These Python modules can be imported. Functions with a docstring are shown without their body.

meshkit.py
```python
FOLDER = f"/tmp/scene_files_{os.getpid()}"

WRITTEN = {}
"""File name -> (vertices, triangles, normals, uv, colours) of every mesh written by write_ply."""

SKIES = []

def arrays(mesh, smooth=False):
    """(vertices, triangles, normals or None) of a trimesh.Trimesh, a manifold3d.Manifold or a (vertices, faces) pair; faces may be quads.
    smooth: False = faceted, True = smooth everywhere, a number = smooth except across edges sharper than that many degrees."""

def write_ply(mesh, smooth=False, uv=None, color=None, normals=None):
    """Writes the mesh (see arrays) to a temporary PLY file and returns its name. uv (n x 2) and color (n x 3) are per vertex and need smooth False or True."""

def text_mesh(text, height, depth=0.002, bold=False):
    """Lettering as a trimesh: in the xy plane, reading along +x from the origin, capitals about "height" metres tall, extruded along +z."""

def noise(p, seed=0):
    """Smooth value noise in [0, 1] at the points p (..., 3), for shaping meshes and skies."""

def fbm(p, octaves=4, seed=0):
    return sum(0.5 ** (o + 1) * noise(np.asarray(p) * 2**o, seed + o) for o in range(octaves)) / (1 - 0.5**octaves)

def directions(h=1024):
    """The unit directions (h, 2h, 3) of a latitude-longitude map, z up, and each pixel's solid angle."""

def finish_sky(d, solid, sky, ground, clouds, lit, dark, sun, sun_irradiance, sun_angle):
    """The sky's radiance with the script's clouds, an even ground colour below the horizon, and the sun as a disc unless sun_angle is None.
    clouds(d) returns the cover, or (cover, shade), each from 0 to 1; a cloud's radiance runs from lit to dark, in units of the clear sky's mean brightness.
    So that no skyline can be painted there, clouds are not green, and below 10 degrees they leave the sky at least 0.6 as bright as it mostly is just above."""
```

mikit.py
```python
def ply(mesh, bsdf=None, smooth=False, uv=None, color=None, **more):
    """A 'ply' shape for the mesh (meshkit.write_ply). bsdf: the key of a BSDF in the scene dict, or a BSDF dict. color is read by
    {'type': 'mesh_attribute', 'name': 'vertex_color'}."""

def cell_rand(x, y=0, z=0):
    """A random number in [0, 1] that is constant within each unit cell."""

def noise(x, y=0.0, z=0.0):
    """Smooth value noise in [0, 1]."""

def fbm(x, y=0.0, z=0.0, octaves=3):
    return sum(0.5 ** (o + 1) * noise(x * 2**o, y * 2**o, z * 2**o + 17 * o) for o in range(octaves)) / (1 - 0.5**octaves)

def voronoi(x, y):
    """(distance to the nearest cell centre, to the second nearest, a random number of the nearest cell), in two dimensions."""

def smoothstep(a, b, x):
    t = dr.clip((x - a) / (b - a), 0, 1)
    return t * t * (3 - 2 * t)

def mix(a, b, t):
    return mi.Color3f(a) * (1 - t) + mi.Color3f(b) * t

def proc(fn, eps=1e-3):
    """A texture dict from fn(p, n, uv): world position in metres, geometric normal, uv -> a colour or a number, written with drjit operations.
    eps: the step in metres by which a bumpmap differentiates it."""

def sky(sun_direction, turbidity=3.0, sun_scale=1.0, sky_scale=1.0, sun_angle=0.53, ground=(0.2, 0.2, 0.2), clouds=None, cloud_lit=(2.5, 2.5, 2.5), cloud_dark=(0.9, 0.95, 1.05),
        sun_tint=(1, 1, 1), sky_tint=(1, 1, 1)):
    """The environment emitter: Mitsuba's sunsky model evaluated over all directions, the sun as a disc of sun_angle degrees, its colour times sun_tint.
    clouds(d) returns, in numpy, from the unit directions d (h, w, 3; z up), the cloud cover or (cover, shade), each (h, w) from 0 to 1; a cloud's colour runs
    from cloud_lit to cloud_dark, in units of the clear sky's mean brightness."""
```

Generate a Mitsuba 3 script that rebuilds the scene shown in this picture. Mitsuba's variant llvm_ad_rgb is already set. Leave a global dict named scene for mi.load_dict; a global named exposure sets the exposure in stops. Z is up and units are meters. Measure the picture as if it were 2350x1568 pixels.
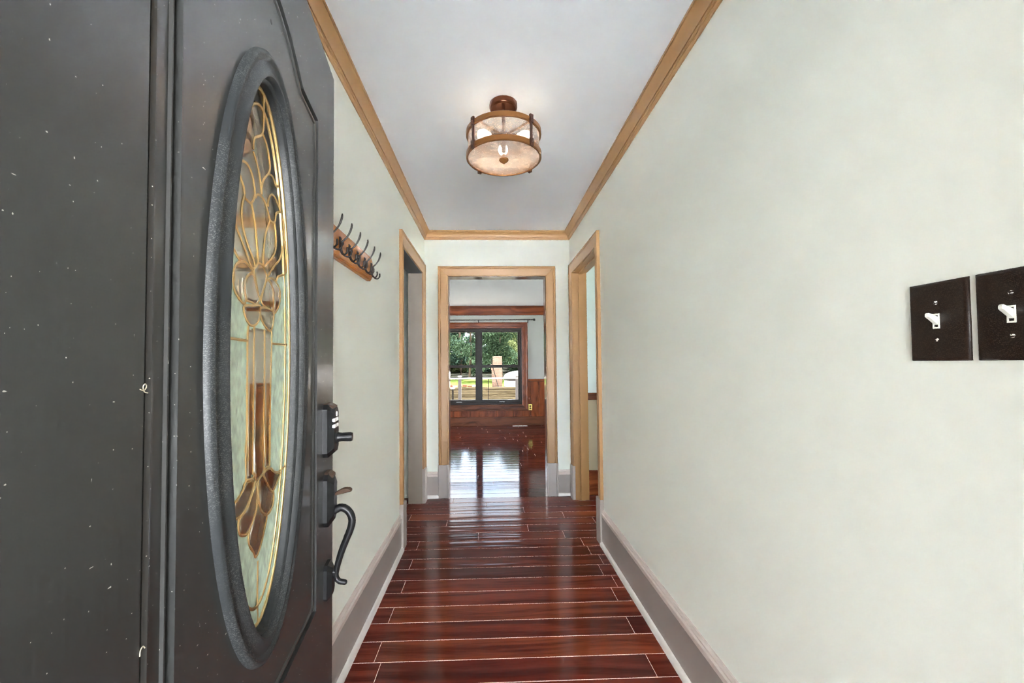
import math, random
import numpy as np, trimesh, mitsuba as mi, drjit as dr, mikit, meshkit
import shapely
from shapely.geometry import Polygon, box as sbox, Point
from shapely import affinity

T = mi.ScalarTransform4f
random.seed(7)
rng = np.random.default_rng(11)
scene, labels = {}, {}

# ------------------------------------------------------------------ camera, sky, exposure
PITCH, YAW, ROLL, EYE = 0.0295, 0.0338, 0.0087, (0.0, 0.0, 1.2116)
FOCAL = 950.0
_f = np.array([math.sin(YAW) * math.cos(PITCH), math.cos(YAW) * math.cos(PITCH), math.sin(PITCH)])
_r = np.cross(_f, [0, 0, 1]); _r /= np.linalg.norm(_r)
_u = np.cross(_r, _f)
_up = math.sin(ROLL) * _r + math.cos(ROLL) * _u
scene['camera'] = {'type': 'perspective', 'fov': 2 * math.degrees(math.atan(1175 / FOCAL)), 'fov_axis': 'x', 'near_clip': 0.02, 'far_clip': 500.0,
                   'principal_point_offset_x': 18.8 / 2350, 'principal_point_offset_y': -23.0 / 1568,
                   'to_world': T().look_at(list(EYE), (np.array(EYE) + _f).tolist(), _up.tolist())}
exposure = 5.38


def clouds(d):
    c = meshkit.fbm(d * np.array([3.0, 3.0, 5.0]), 4, 3)
    return np.clip((c - 0.22) * 3.5, 0, 1), np.clip((0.62 - c) * 1.2, 0, 1)


SKY = 0.90
scene['sky'] = mikit.sky((0.30, 0.45, 0.84), turbidity=4.0, sun_scale=SKY * 12.4, sky_scale=SKY * 6.7, sun_angle=2.0, sun_tint=(0.79, 0.93, 1.22), sky_tint=(1.0, 0.94, 0.86), ground=(0.30, 0.305, 0.31),
                         clouds=clouds, cloud_lit=(1.5, 1.46, 1.42), cloud_dark=(1.0, 0.985, 0.97))
LAMP = (0.24, 0.178, 0.118)


# ------------------------------------------------------------------ materials
def lin(r, g, b):
    return [((c / 255) / 12.92 if c <= 10 else ((c / 255 + 0.055) / 1.055) ** 2.4) for c in (r, g, b)]


def rgb(c):
    return {'type': 'rgb', 'value': [float(x) for x in c]}


def principled(color, rough=0.5, spec=0.5, metallic=0.0, clearcoat=0.0, ccg=0.9, bump=None, scale=1.0, eps=1e-3):
    d = {'type': 'principled', 'base_color': color if isinstance(color, dict) else rgb(color), 'roughness': rough, 'specular': spec, 'metallic': metallic}
    if clearcoat:
        d['clearcoat'], d['clearcoat_gloss'] = clearcoat, ccg
    if bump is not None:
        d = {'type': 'bumpmap', 'arbitrary': mikit.proc(bump, eps), 'scale': scale, 'bsdf': d}
    return {'type': 'twosided', 'bsdf': d}


N, FBM, MIX, SS = mikit.noise, mikit.fbm, mikit.mix, mikit.smoothstep


def mat(key, d):
    scene['mat_' + key] = d
    return 'mat_' + key


def paint(c, amount=0.03, s=6.0):
    c = np.array(c)
    return mikit.proc(lambda p, n, uv: MIX(mi.Color3f(*(c * (1 - amount)).tolist()), mi.Color3f(*np.minimum(c * (1 + amount), 1).tolist()), FBM(p.x * s, p.y * s, p.z * s, 3)))


def orange_peel(p, n, uv):
    return 0.0006 * FBM(p.x * 160, p.y * 160, p.z * 160, 2)


WALL = mat('wall', principled(paint((0.745, 0.772, 0.705), 0.02, 2.0), 0.58, 0.2, bump=orange_peel, scale=0.25))
CEIL = mat('ceiling', principled(paint((0.765, 0.81, 0.855), 0.01, 2.0), 0.7, 0.2))
TAN = mat('tan_paint', principled(paint((0.250, 0.135, 0.051), 0.05, 9.0), 0.42, 0.3))
TAUPE = mat('taupe_paint', principled(paint((0.30, 0.265, 0.245), 0.05, 9.0), 0.3, 0.5))
CAP = mat('cap_paint', principled(paint((0.56, 0.49, 0.455), 0.03, 9.0), 0.35, 0.5))
SHOE = mat('shoe_paint', principled(paint((0.68, 0.66, 0.635), 0.03, 9.0), 0.35, 0.5))
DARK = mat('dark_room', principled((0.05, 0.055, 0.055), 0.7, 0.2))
GREYJAMB = mat('grey_jamb_paint', principled(paint((0.20, 0.172, 0.140), 0.04, 5.0), 0.4, 0.3))


def wood_color(dark, light, along, freq, seed):
    """Stained wood: 'along' is the axis of the grain (0 x, 1 y, 2 z)."""
    d, l = mi.Color3f(*dark), mi.Color3f(*light)

    def fn(p, n, uv):
        q = [p.x, p.y, p.z]
        s = [freq * 9.0] * 3
        s[along] = freq * 0.7
        w = FBM(q[0] * 3.1 + seed, q[1] * 3.1, q[2] * 3.1, 2)
        a, b, c = (q[k] * s[k] + 2.2 * w for k in range(3))
        g = FBM(a + seed * 7, b, c, 4)
        fine = N(a * 6 + 11, b * 6, c * 6)
        t = SS(0.25, 0.75, g) * 0.8 + 0.2 * fine
        return mikit.mix(d, l, t)
    return mikit.proc(fn)


def plank_color(dark, light, seed):
    """Wood colour that starts afresh on every plank row."""
    d, l = mi.Color3f(*dark), mi.Color3f(*light)

    def fn(p, n, uv):
        row_ = dr.floor((p.y - 1.739) / 0.1278)
        o = mikit.cell_rand(row_, seed, 3) * 40.0
        x, y = p.x + o, p.y * 1.0
        bend = 0.030 * FBM(x * 1.7, row_ * 3.1, seed, 2)
        yy_ = (y + bend * 2.0) * 1.0
        rings = N(x * 1.2, yy_ * 34.0, seed + row_)
        g = FBM(x * 5.0, yy_ * 70.0, seed, 3)
        fine = N(x * 26.0, y * 420.0, seed + 5.0)
        blotch = FBM(x * 2.2, y * 6.0, seed + 9.0, 2)
        t = SS(0.25, 0.8, 0.45 * rings + 0.35 * g + 0.25 * blotch) * 0.85 + 0.22 * (fine - 0.5)
        return mikit.mix(d, l, dr.clip(t, 0, 1))
    return mikit.proc(fn)


def scraped(p, n, uv):
    # hand scraped ripple running along each plank, undulating with depth
    w = N(p.x * 1.1, p.y * 5.0, 3.0)
    a = FBM(p.x * 0.9 + 5, p.y * 26.0 + 1.6 * w, 1.0, 2)
    fine = N(p.x * 4.0, p.y * 90.0, 2.0)
    return 0.0019 * a + 0.00005 * fine


FLOORS = []
for i, (a, b) in enumerate([((0.044, 0.0064, 0.0040), (0.120, 0.0205, 0.0110)), ((0.050, 0.0076, 0.0046), (0.142, 0.0260, 0.0125)), ((0.036, 0.0052, 0.0036), (0.094, 0.0150, 0.0088)), ((0.058, 0.0095, 0.0052), (0.178, 0.0390, 0.0152))]):
    FLOORS.append(mat('floor_wood_%d' % i, principled(plank_color(a, b, 3.0 + 4 * i), 0.13, 0.17, bump=scraped, scale=1.0)))
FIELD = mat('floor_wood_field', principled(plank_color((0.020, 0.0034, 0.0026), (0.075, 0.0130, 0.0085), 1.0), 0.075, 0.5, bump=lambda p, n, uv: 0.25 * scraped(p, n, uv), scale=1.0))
JOINT_GLARE = mat('floor_joint_glare', principled((0.78, 0.62, 0.58), 0.6, 0.3))  # pale tone paints in the light caught by the plank bevels
REDWOOD = mat('red_wood', principled(wood_color((0.056, 0.0115, 0.0042), (0.190, 0.047, 0.0125), 0, 2.0, 2.0), 0.35, 0.25))
REDWOOD_UP = mat('red_wood_upright', principled(wood_color((0.054, 0.011, 0.0042), (0.180, 0.044, 0.012), 2, 2.0, 5.0), 0.35, 0.25))
BROWNWOOD = mat('brown_wood', principled(wood_color((0.032, 0.0105, 0.0052), (0.105, 0.034, 0.0145), 0, 2.0, 9.0), 0.38, 0.25))
GLOSSJAMB = mat('gloss_jamb', principled((0.055, 0.028, 0.018), 0.08, 0.5, clearcoat=1.0, ccg=0.98))
RACKWOOD = mat('rack_wood', principled(wood_color((0.085, 0.022, 0.003), (0.31, 0.098, 0.012), 1, 3.0, 4.0), 0.28, 0.5))
IRON = mat('black_iron', principled((0.008, 0.006, 0.005), 0.32, 0.35))


def brushed(p, n, uv):
    return 0.00022 * N(p.x * 260, p.y * 260, p.z * 4.0) + 0.0002 * FBM(p.x * 30, p.y * 30, p.z * 2.5, 3)


def door_color(p, n, uv):
    g = N(p.x * 300, p.y * 300, p.z * 260)
    k = SS(0.955, 0.972, g)
    worn = SS(0.62, 0.8, FBM(p.x * 5, p.y * 5, p.z * 1.5, 3)) * 0.5
    c = mikit.mix(mi.Color3f(0.022, 0.023, 0.022), mi.Color3f(0.040, 0.041, 0.039), worn)
    return mikit.mix(c, mi.Color3f(0.45, 0.44, 0.40), k * 0.8)


BLACKDOOR = mat('black_door', principled(mikit.proc(door_color), 0.24, 0.45, bump=brushed, scale=1.0))


def frame_color(p, n, uv):
    g = FBM(p.x * 800, p.y * 800, p.z * 800, 2)
    k = SS(0.52, 0.70, g) * SS(0.35, 0.6, FBM(p.x * 20, p.y * 20, p.z * 9, 2))
    return mikit.mix(mi.Color3f(0.016, 0.018, 0.019), mi.Color3f(0.20, 0.20, 0.18), k * 0.16)


LITEFRAME = mat('lite_frame', principled(mikit.proc(frame_color), 0.38, 0.19))
BRASS = mat('brass', principled((0.86, 0.64, 0.31), 0.27, 0.5, metallic=0.9))
ORB = mat('oil_rubbed_bronze', principled((0.007, 0.0075, 0.008), 0.32, 0.22))
ORBWORN = mat('worn_bronze', principled((0.055, 0.030, 0.018), 0.38, 0.4, metallic=0.3))
BUTTON = mat('button', principled((0.62, 0.62, 0.60), 0.3, 0.5))
GLASS = mat('glass', {'type': 'thindielectric', 'int_ior': 1.52})
HALFTINT = mat('half_tinted_glass', {'type': 'thindielectric', 'int_ior': 1.2, 'specular_transmittance': rgb((0.48, 0.48, 0.49))})
COATED = mat('coated_glass', {'type': 'thindielectric', 'int_ior': 4.5, 'specular_reflectance': rgb((1.0, 0.89, 0.72))})
TINTED = mat('tinted_glass', {'type': 'thindielectric', 'int_ior': 1.06, 'specular_transmittance': rgb((0.140, 0.137, 0.130))})
OBSCURE = mat('obscure_glass', {'type': 'blendbsdf', 'weight': mikit.proc(lambda p, n, uv: 0.50 + 0.40 * FBM(p.x * 150, p.y * 150, p.z * 70, 2)), 'bsdf_0': {'type': 'thindielectric', 'int_ior': 1.52},
                                'bsdf_1': {'type': 'principledthin', 'base_color': rgb((0.80, 0.97, 0.78)), 'roughness': 0.25, 'diff_trans': 0.35}})  # green tint painted in for the reflected garden window
BEVELGLASS = mat('bevel_glass', {'type': 'thindielectric', 'int_ior': 1.60})
COPPER = mat('copper_bronze', principled((0.150, 0.062, 0.017), 0.32, 0.5, metallic=0.75))
CANOPY = mat('canopy_bronze', principled((0.070, 0.020, 0.007), 0.25, 0.5, metallic=0.75))
DARKBRONZE = mat('dark_bronze', principled((0.036, 0.014, 0.008), 0.35, 0.5, metallic=0.6))


def seeds(p, n, uv):
    a = N(p.x * 330, p.y * 330, p.z * 330)
    b = FBM(p.x * 30, p.y * 30, p.z * 30, 2)
    return 0.10 + 0.55 * SS(0.66, 0.8, a) + 0.25 * SS(0.5, 0.75, b)


def seeds_low(p, n, uv):
    return dr.minimum(seeds(p, n, uv) + 0.28, 0.9)


SEEDLOW = mat('seeded_glass_bottom', {'type': 'blendbsdf', 'weight': mikit.proc(seeds_low), 'bsdf_0': {'type': 'thindielectric', 'int_ior': 1.5},
                                      'bsdf_1': {'type': 'principledthin', 'base_color': rgb((0.92, 0.80, 0.71)), 'roughness': 0.3, 'diff_trans': 1.4}})
SEEDED = mat('seeded_glass', {'type': 'blendbsdf', 'weight': mikit.proc(seeds), 'bsdf_0': {'type': 'thindielectric', 'int_ior': 1.5},
                              'bsdf_1': {'type': 'principledthin', 'base_color': rgb((0.92, 0.70, 0.52)), 'roughness': 0.3, 'diff_trans': 1.3}})


def leather(p, n, uv):
    return 0.0005 * FBM(p.x * 900, p.y * 900, p.z * 900, 2)


PLATE = mat('plate_bronze', principled(mikit.proc(lambda p, n, uv: mikit.mix(mi.Color3f(0.0060, 0.0028, 0.0017), mi.Color3f(0.022, 0.0115, 0.0065), SS(0.45, 0.8, N(p.x * 900, p.y * 900, p.z * 900)))), 0.38, 0.25, bump=leather, scale=1.0))
WHITE = mat('white_plastic', principled((0.74, 0.75, 0.68), 0.3, 0.4))
CHROME = mat('worn_screw', principled(mikit.proc(lambda p, n, uv: mikit.mix(mi.Color3f(0.012, 0.007, 0.005), mi.Color3f(0.75, 0.73, 0.68), SS(0.50, 0.56, N(p.x * 500 + 3, p.y * 500, p.z * 500)))), 0.3, 0.4))
POPCORN = mat('popcorn_ceiling', principled((0.43, 0.45, 0.49), 0.9, 0.1, bump=lambda p, n, uv: 0.004 * FBM(p.x * 90, p.y * 90, 0.0, 2), scale=1.0))
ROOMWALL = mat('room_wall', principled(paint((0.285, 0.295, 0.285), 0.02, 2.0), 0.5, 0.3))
BLUEWALL = mat('side_room_upper', principled((0.50, 0.56, 0.56), 0.5, 0.3))
OLIVEWALL = mat('side_room_lower', principled((0.26, 0.22, 0.15), 0.5, 0.3))
BRONZEFRAME = mat('window_bronze', principled((0.012, 0.009, 0.008), 0.4, 0.25))
LIFT = mat('sash_lift', principled((0.20, 0.20, 0.21), 0.4, 0.5))
GOLD = mat('outlet_brass', principled((0.80, 0.68, 0.20), 0.3, 0.5, metallic=0.6))
RODBLACK = mat('rod_black', principled((0.012, 0.011, 0.011), 0.4, 0.5))
VENT = mat('vent_metal', principled((0.60, 0.55, 0.52), 0.4, 0.5))
EXTERIOR = mat('exterior_siding', principled((0.45, 0.43, 0.38), 0.8, 0.2))
GROUND = mat('ground', principled(paint((0.15, 0.165, 0.14), 0.3, 0.6), 0.95, 0.05))
LAWN = mat('lawn', principled(mikit.proc(lambda p, n, uv: mikit.mix(mi.Color3f(0.022, 0.040, 0.006), mi.Color3f(0.060, 0.085, 0.014), FBM(p.x * 1.1, p.y * 1.1, 0, 4))), 0.95, 0.05))
DECK = mat('deck_boards', principled((0.30, 0.25, 0.20), 0.8, 0.2))
TIMBER = mat('timber', principled(wood_color((0.06, 0.045, 0.027), (0.20, 0.16, 0.105), 0, 1.5, 1.0), 0.85, 0.1))
RAILGREY = mat('rail_grey', principled((0.085, 0.09, 0.105), 0.6, 0.2))
RAILWHITE = mat('rail_white', principled((0.34, 0.345, 0.36), 0.6, 0.2))
BARK = mat('bark', principled(mikit.proc(lambda p, n, uv: mikit.mix(mi.Color3f(0.055, 0.042, 0.032), mi.Color3f(0.20, 0.15, 0.12), FBM(p.x * 14, p.y * 14, p.z * 2.5, 3))), 0.9, 0.1))
PILLAR = mat('pillar_masonry', principled(mikit.proc(lambda p, n, uv: mikit.mix(mi.Color3f(0.22, 0.135, 0.11), mi.Color3f(0.34, 0.24, 0.20), FBM(p.x * 9, p.y * 9, p.z * 9, 3))), 0.9, 0.1))
MORTAR = mat('pillar_mortar', principled((0.45, 0.36, 0.30), 0.9, 0.1))
REDBRICK = mat('red_brick', principled((0.22, 0.10, 0.07), 0.9, 0.1))
PALEBRICK = mat('pale_brick', principled((0.60, 0.54, 0.46), 0.9, 0.1))
COVER = mat('white_cover', principled((0.85, 0.85, 0.86), 0.6, 0.2))
COVERDARK = mat('dark_skirt', principled((0.04, 0.04, 0.045), 0.6, 0.2))
LEAVES = []
for i, (c, t) in enumerate([((0.050, 0.082, 0.050), 0.8), ((0.042, 0.074, 0.056), 0.7), ((0.095, 0.118, 0.052), 0.9), ((0.032, 0.048, 0.038), 0.6)]):
    LEAVES.append(mat('leaf_%d' % i, {'type': 'principledthin', 'base_color': rgb(c), 'roughness': 0.6, 'diff_trans': t}))
LINT = mat('lint', principled((0.34, 0.31, 0.24), 0.9, 0.1))


# ------------------------------------------------------------------ mesh helpers
def cat(*m):
    return trimesh.util.concatenate([x for x in m if x is not None])


def fix(v, f):
    m = trimesh.Trimesh(np.asarray(v, float), np.asarray(f, int), process=False)
    if m.volume < 0:
        m.invert()
    return m


def bx(x0, x1, y0, y1, z0, z1):
    m = trimesh.creation.box((x1 - x0, y1 - y0, z1 - z0))
    m.apply_translation(((x0 + x1) / 2, (y0 + y1) / 2, (z0 + z1) / 2))
    return m


def chamfer_box(x0, x1, y0, y1, z0, z1, c):
    import manifold3d as m3
    p = []
    for sx, sy, sz in np.ndindex(2, 2, 2):
        for k in range(3):
            o = [c, c, c]; o[k] = 0
            p.append([(x0 + o[0], x1 - o[0])[sx], (y0 + o[1], y1 - o[1])[sy], (z0 + o[2], z1 - o[2])[sz]])
    return trimesh.Trimesh(*(lambda m: (m.vert_properties[:, :3], m.tri_verts))(m3.Manifold.hull_points(np.array(p)).to_mesh()), process=False)


class Frame:
    """A plane in space: (a, b, h) -> o + a e1 + b e2 + h n."""
    def __init__(s, o, e1, e2, n):
        s.o, s.e1, s.e2, s.n = (np.asarray(x, float) for x in (o, e1, e2, n))

    def __call__(s, a, b, h=0.0):
        a, b, h = np.broadcast_arrays(np.asarray(a, float), np.asarray(b, float), np.asarray(h, float))
        return s.o + a[..., None] * s.e1 + b[..., None] * s.e2 + h[..., None] * s.n


def prism(poly, h0, h1, fr):
    out = []
    for g in getattr(poly, 'geoms', [poly]):
        m = trimesh.creation.extrude_polygon(g, h1 - h0, engine='earcut')
        v = m.vertices
        out.append(fix(fr(v[:, 0], v[:, 1], v[:, 2] + h0), m.faces))
    return cat(*out)


def sweep(path, prof, fr, closed=False, close_profile=True):
    """Sweeps the profile [(a, h)] along the plane path, mitred; a is measured to the path's left."""
    p = np.asarray(path, float)
    q = np.asarray(prof, float)
    n = len(p)
    seg = np.roll(p, -1, 0) - p
    seg = seg if closed else seg[:-1]
    d = seg / np.linalg.norm(seg, axis=1, keepdims=True)
    nl = np.stack([-d[:, 1], d[:, 0]], 1)
    mit = np.zeros((n, 2))
    for i in range(n):
        if closed:
            a, b = nl[i - 1], nl[i]
        else:
            a, b = nl[max(i - 1, 0)], nl[min(i, n - 2)]
        mit[i] = (a + b) / max(1 + a @ b, 0.2)
    k = len(q)
    uv = p[:, None] + mit[:, None] * q[None, :, 0:1]
    v = fr(uv[..., 0], uv[..., 1], np.broadcast_to(q[None, :, 1], (n, k))).reshape(-1, 3)
    f = []
    kk = k if close_profile else k - 1
    for i in range(n if closed else n - 1):
        j = (i + 1) % n
        for a in range(kk):
            b = (a + 1) % k
            f += [[i * k + a, i * k + b, j * k + b], [i * k + a, j * k + b, j * k + a]]
    if not closed and close_profile:
        tv, tf = trimesh.creation.triangulate_polygon(Polygon(q), engine='earcut')
        idx = [int(np.argmin(np.sum((q - t) ** 2, 1))) for t in tv]
        for t in tf:
            c = [idx[x] for x in t]
            f.append(c[::-1]); f.append([(n - 1) * k + x for x in c])
        m = trimesh.Trimesh(v, f, process=False)
        trimesh.repair.fix_normals(m)
        return m
    return fix(v, f)


def spline(pts, per=6, closed=False):
    p = np.asarray(pts, float)
    n = len(p)
    if n < 3 and not closed:
        t = np.linspace(0, 1, per + 1)[:, None]
        return p[0] * (1 - t) + p[1] * t
    out = []
    for i in range(n if closed else n - 1):
        if closed:
            a, b, c, d = p[i - 1], p[i], p[(i + 1) % n], p[(i + 2) % n]
        else:
            a, b, c, d = p[max(i - 1, 0)], p[i], p[i + 1], p[min(i + 2, n - 1)]
        for t in np.linspace(0, 1, per, endpoint=False):
            out.append(0.5 * (2 * b + (c - a) * t + (2 * a - 5 * b + 4 * c - d) * t * t + (3 * b - a - 3 * c + d) * t ** 3))
    if not closed:
        out.append(p[-1])
    return np.array(out)


def tube(pts, radii, sides=8, ref=(0, 0, 1), flat=1.0, closed=False):
    """A tapered tube; 'flat' squashes it along ref."""
    p = np.asarray(pts, float)
    n = len(p)
    r = np.broadcast_to(np.asarray(radii, float), (n,))
    t = np.roll(p, -1, 0) - np.roll(p, 1, 0) if closed else np.gradient(p, axis=0)
    t /= np.linalg.norm(t, axis=1, keepdims=True) + 1e-12
    ref = np.asarray(ref, float)
    a = np.cross(t, ref)
    bad = np.linalg.norm(a, axis=1) < 1e-3
    a[bad] = np.cross(t[bad], [0.3, 0.9, 0.1])
    a /= np.linalg.norm(a, axis=1, keepdims=True)
    b = np.cross(a, t)
    th = np.arange(sides) * 2 * np.pi / sides
    v = p[:, None] + r[:, None, None] * (np.cos(th)[None, :, None] * a[:, None] + flat * np.sin(th)[None, :, None] * b[:, None])
    v = v.reshape(-1, 3)
    f = []
    for i in range(n if closed else n - 1):
        j = (i + 1) % n
        for s in range(sides):
            s2 = (s + 1) % sides
            f += [[i * sides + s, i * sides + s2, j * sides + s2], [i * sides + s, j * sides + s2, j * sides + s]]
    if not closed:
        v = np.vstack([v, p[0], p[-1]])
        for s in range(sides):
            s2 = (s + 1) % sides
            f += [[n * sides, s2, s], [n * sides + 1, (n - 1) * sides + s, (n - 1) * sides + s2]]
    return fix(v, f)


def lathe(prof, center, axis=(0, 0, 1), sections=40):
    """prof: [(r, h)] revolved about the axis through center."""
    m = trimesh.creation.revolve(np.asarray(prof, float), sections=sections)
    m.apply_transform(trimesh.geometry.align_vectors([0, 0, 1], axis))
    m.apply_translation(center)
    if m.volume < 0:
        m.invert()
    return m


def ball(c, r, sub=2, scale=(1, 1, 1)):
    m = trimesh.creation.icosphere(subdivisions=sub, radius=r)
    m.apply_scale(scale)
    m.apply_translation(c)
    return m


used = {}


def numbered(name):
    k = used.get(name, 0)
    used[name] = k + 1
    return name if k == 0 else '%s_%03d' % (name, k)


def obj(name, mesh, m, parent=None, smooth=30, **more):
    key = numbered((parent + '__' if parent else '') + name)
    scene[key] = mikit.ply(mesh, m, smooth, **more)
    return key


def tag(key, label, category=None, group=None, kind=None):
    d = {'label': label}
    for k, v in (('category', category), ('group', group), ('kind', kind)):
        if v:
            d[k] = v
    labels[key] = d
    return key


def thing(name, label, category, group=None, kind=None):
    return tag(numbered(name), label, category, group, kind)


def struct(name, label, category):
    return thing(name, label, category, None, 'structure')


# ------------------------------------------------------------------ dimensions (metres; x right, y into the house, z up)
XL, XR, YF, HC = -0.597, 0.750, 3.82, 2.44          # hall: left wall, right wall, far wall, ceiling
TW = 0.12                                             # wall thickness
YB, HR = 8.12, 2.34                                   # far room: back wall, ceiling
XRL, XRR = -3.0, 3.2                                  # far room: left and right wall
Y0 = 0.25                                             # inner face of the entry wall
FX = Frame((0, 0, 0), (0, 1, 0), (0, 0, 1), (1, 0, 0))   # plane y, z ; height x
FY = Frame((0, 0, 0), (1, 0, 0), (0, 0, 1), (0, 1, 0))   # plane x, z ; height y
FZ = Frame((0, 0, 0), (1, 0, 0), (0, 1, 0), (0, 0, 1))   # plane x, y ; height z

# ------------------------------------------------------------------ shell
LO = (2.845, 3.668)   # left opening y range
RO = (2.855, 3.678)   # right opening
FO = (-0.380, 0.522)  # far opening x range
HD = 2.022            # heads of the openings
EO = (-0.345, 0.665)  # entry door opening

s = struct('wall_left', 'pale off-white painted left wall of the hallway with the coat rack', 'wall')
obj('surface', prism(sbox(Y0, 0, YF, HC).difference(sbox(LO[0], -1, LO[1], HD)), XL - TW, XL, FX), WALL, s, False)
s = struct('wall_right', 'pale off-white painted right wall of the hallway with the switch plates', 'wall')
obj('surface', prism(sbox(Y0, 0, YF, HC).difference(sbox(RO[0], -1, RO[1], HD)), XR, XR + TW, FX), WALL, s, False)
s = struct('wall_far', 'off-white wall at the end of the hallway around the cased opening', 'wall')
obj('surface', prism(sbox(XRL, 0, XRR + 0.4, HC + 0.1).difference(sbox(FO[0], -1, FO[1], HD)), YF, YF + TW, FY), WALL, s, False)
s = struct('wall_front', 'entry wall around the front door behind the camera', 'wall')
obj('surface', prism(sbox(-3.2, -0.15, 3.8, 2.9).difference(sbox(EO[0], 0, EO[1], 2.07)), Y0 - 0.15, Y0, FY), WALL, s, False)
s = struct('ceiling', 'smooth white hallway ceiling', 'ceiling')
obj('surface', bx(XL - TW, XR + TW, Y0 - 0.1, YF + TW, HC, HC + 0.12), CEIL, s, False)
s = struct('wall_back', 'back wall of the far room with window and red wood wainscot', 'wall')
WX0, WX1, WZ0, WZ1 = -1.06, 0.625, 0.413, 1.907        # window hole
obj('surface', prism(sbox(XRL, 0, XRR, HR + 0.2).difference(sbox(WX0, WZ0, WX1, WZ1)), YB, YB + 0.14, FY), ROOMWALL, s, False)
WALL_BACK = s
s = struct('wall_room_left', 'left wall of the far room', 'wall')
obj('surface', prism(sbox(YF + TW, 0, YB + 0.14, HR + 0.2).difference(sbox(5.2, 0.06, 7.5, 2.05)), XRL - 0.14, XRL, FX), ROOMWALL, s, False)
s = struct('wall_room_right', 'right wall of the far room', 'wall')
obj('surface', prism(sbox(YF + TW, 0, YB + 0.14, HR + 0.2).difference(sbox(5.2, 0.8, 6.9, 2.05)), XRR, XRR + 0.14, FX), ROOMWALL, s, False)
s = struct('ceiling_room', 'textured white ceiling of the far room', 'ceiling')
obj('surface', bx(XRL - 0.14, XRR + 0.14, YF + TW, YB + 0.14, HR, HR + 0.15), POPCORN, s, False)
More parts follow.
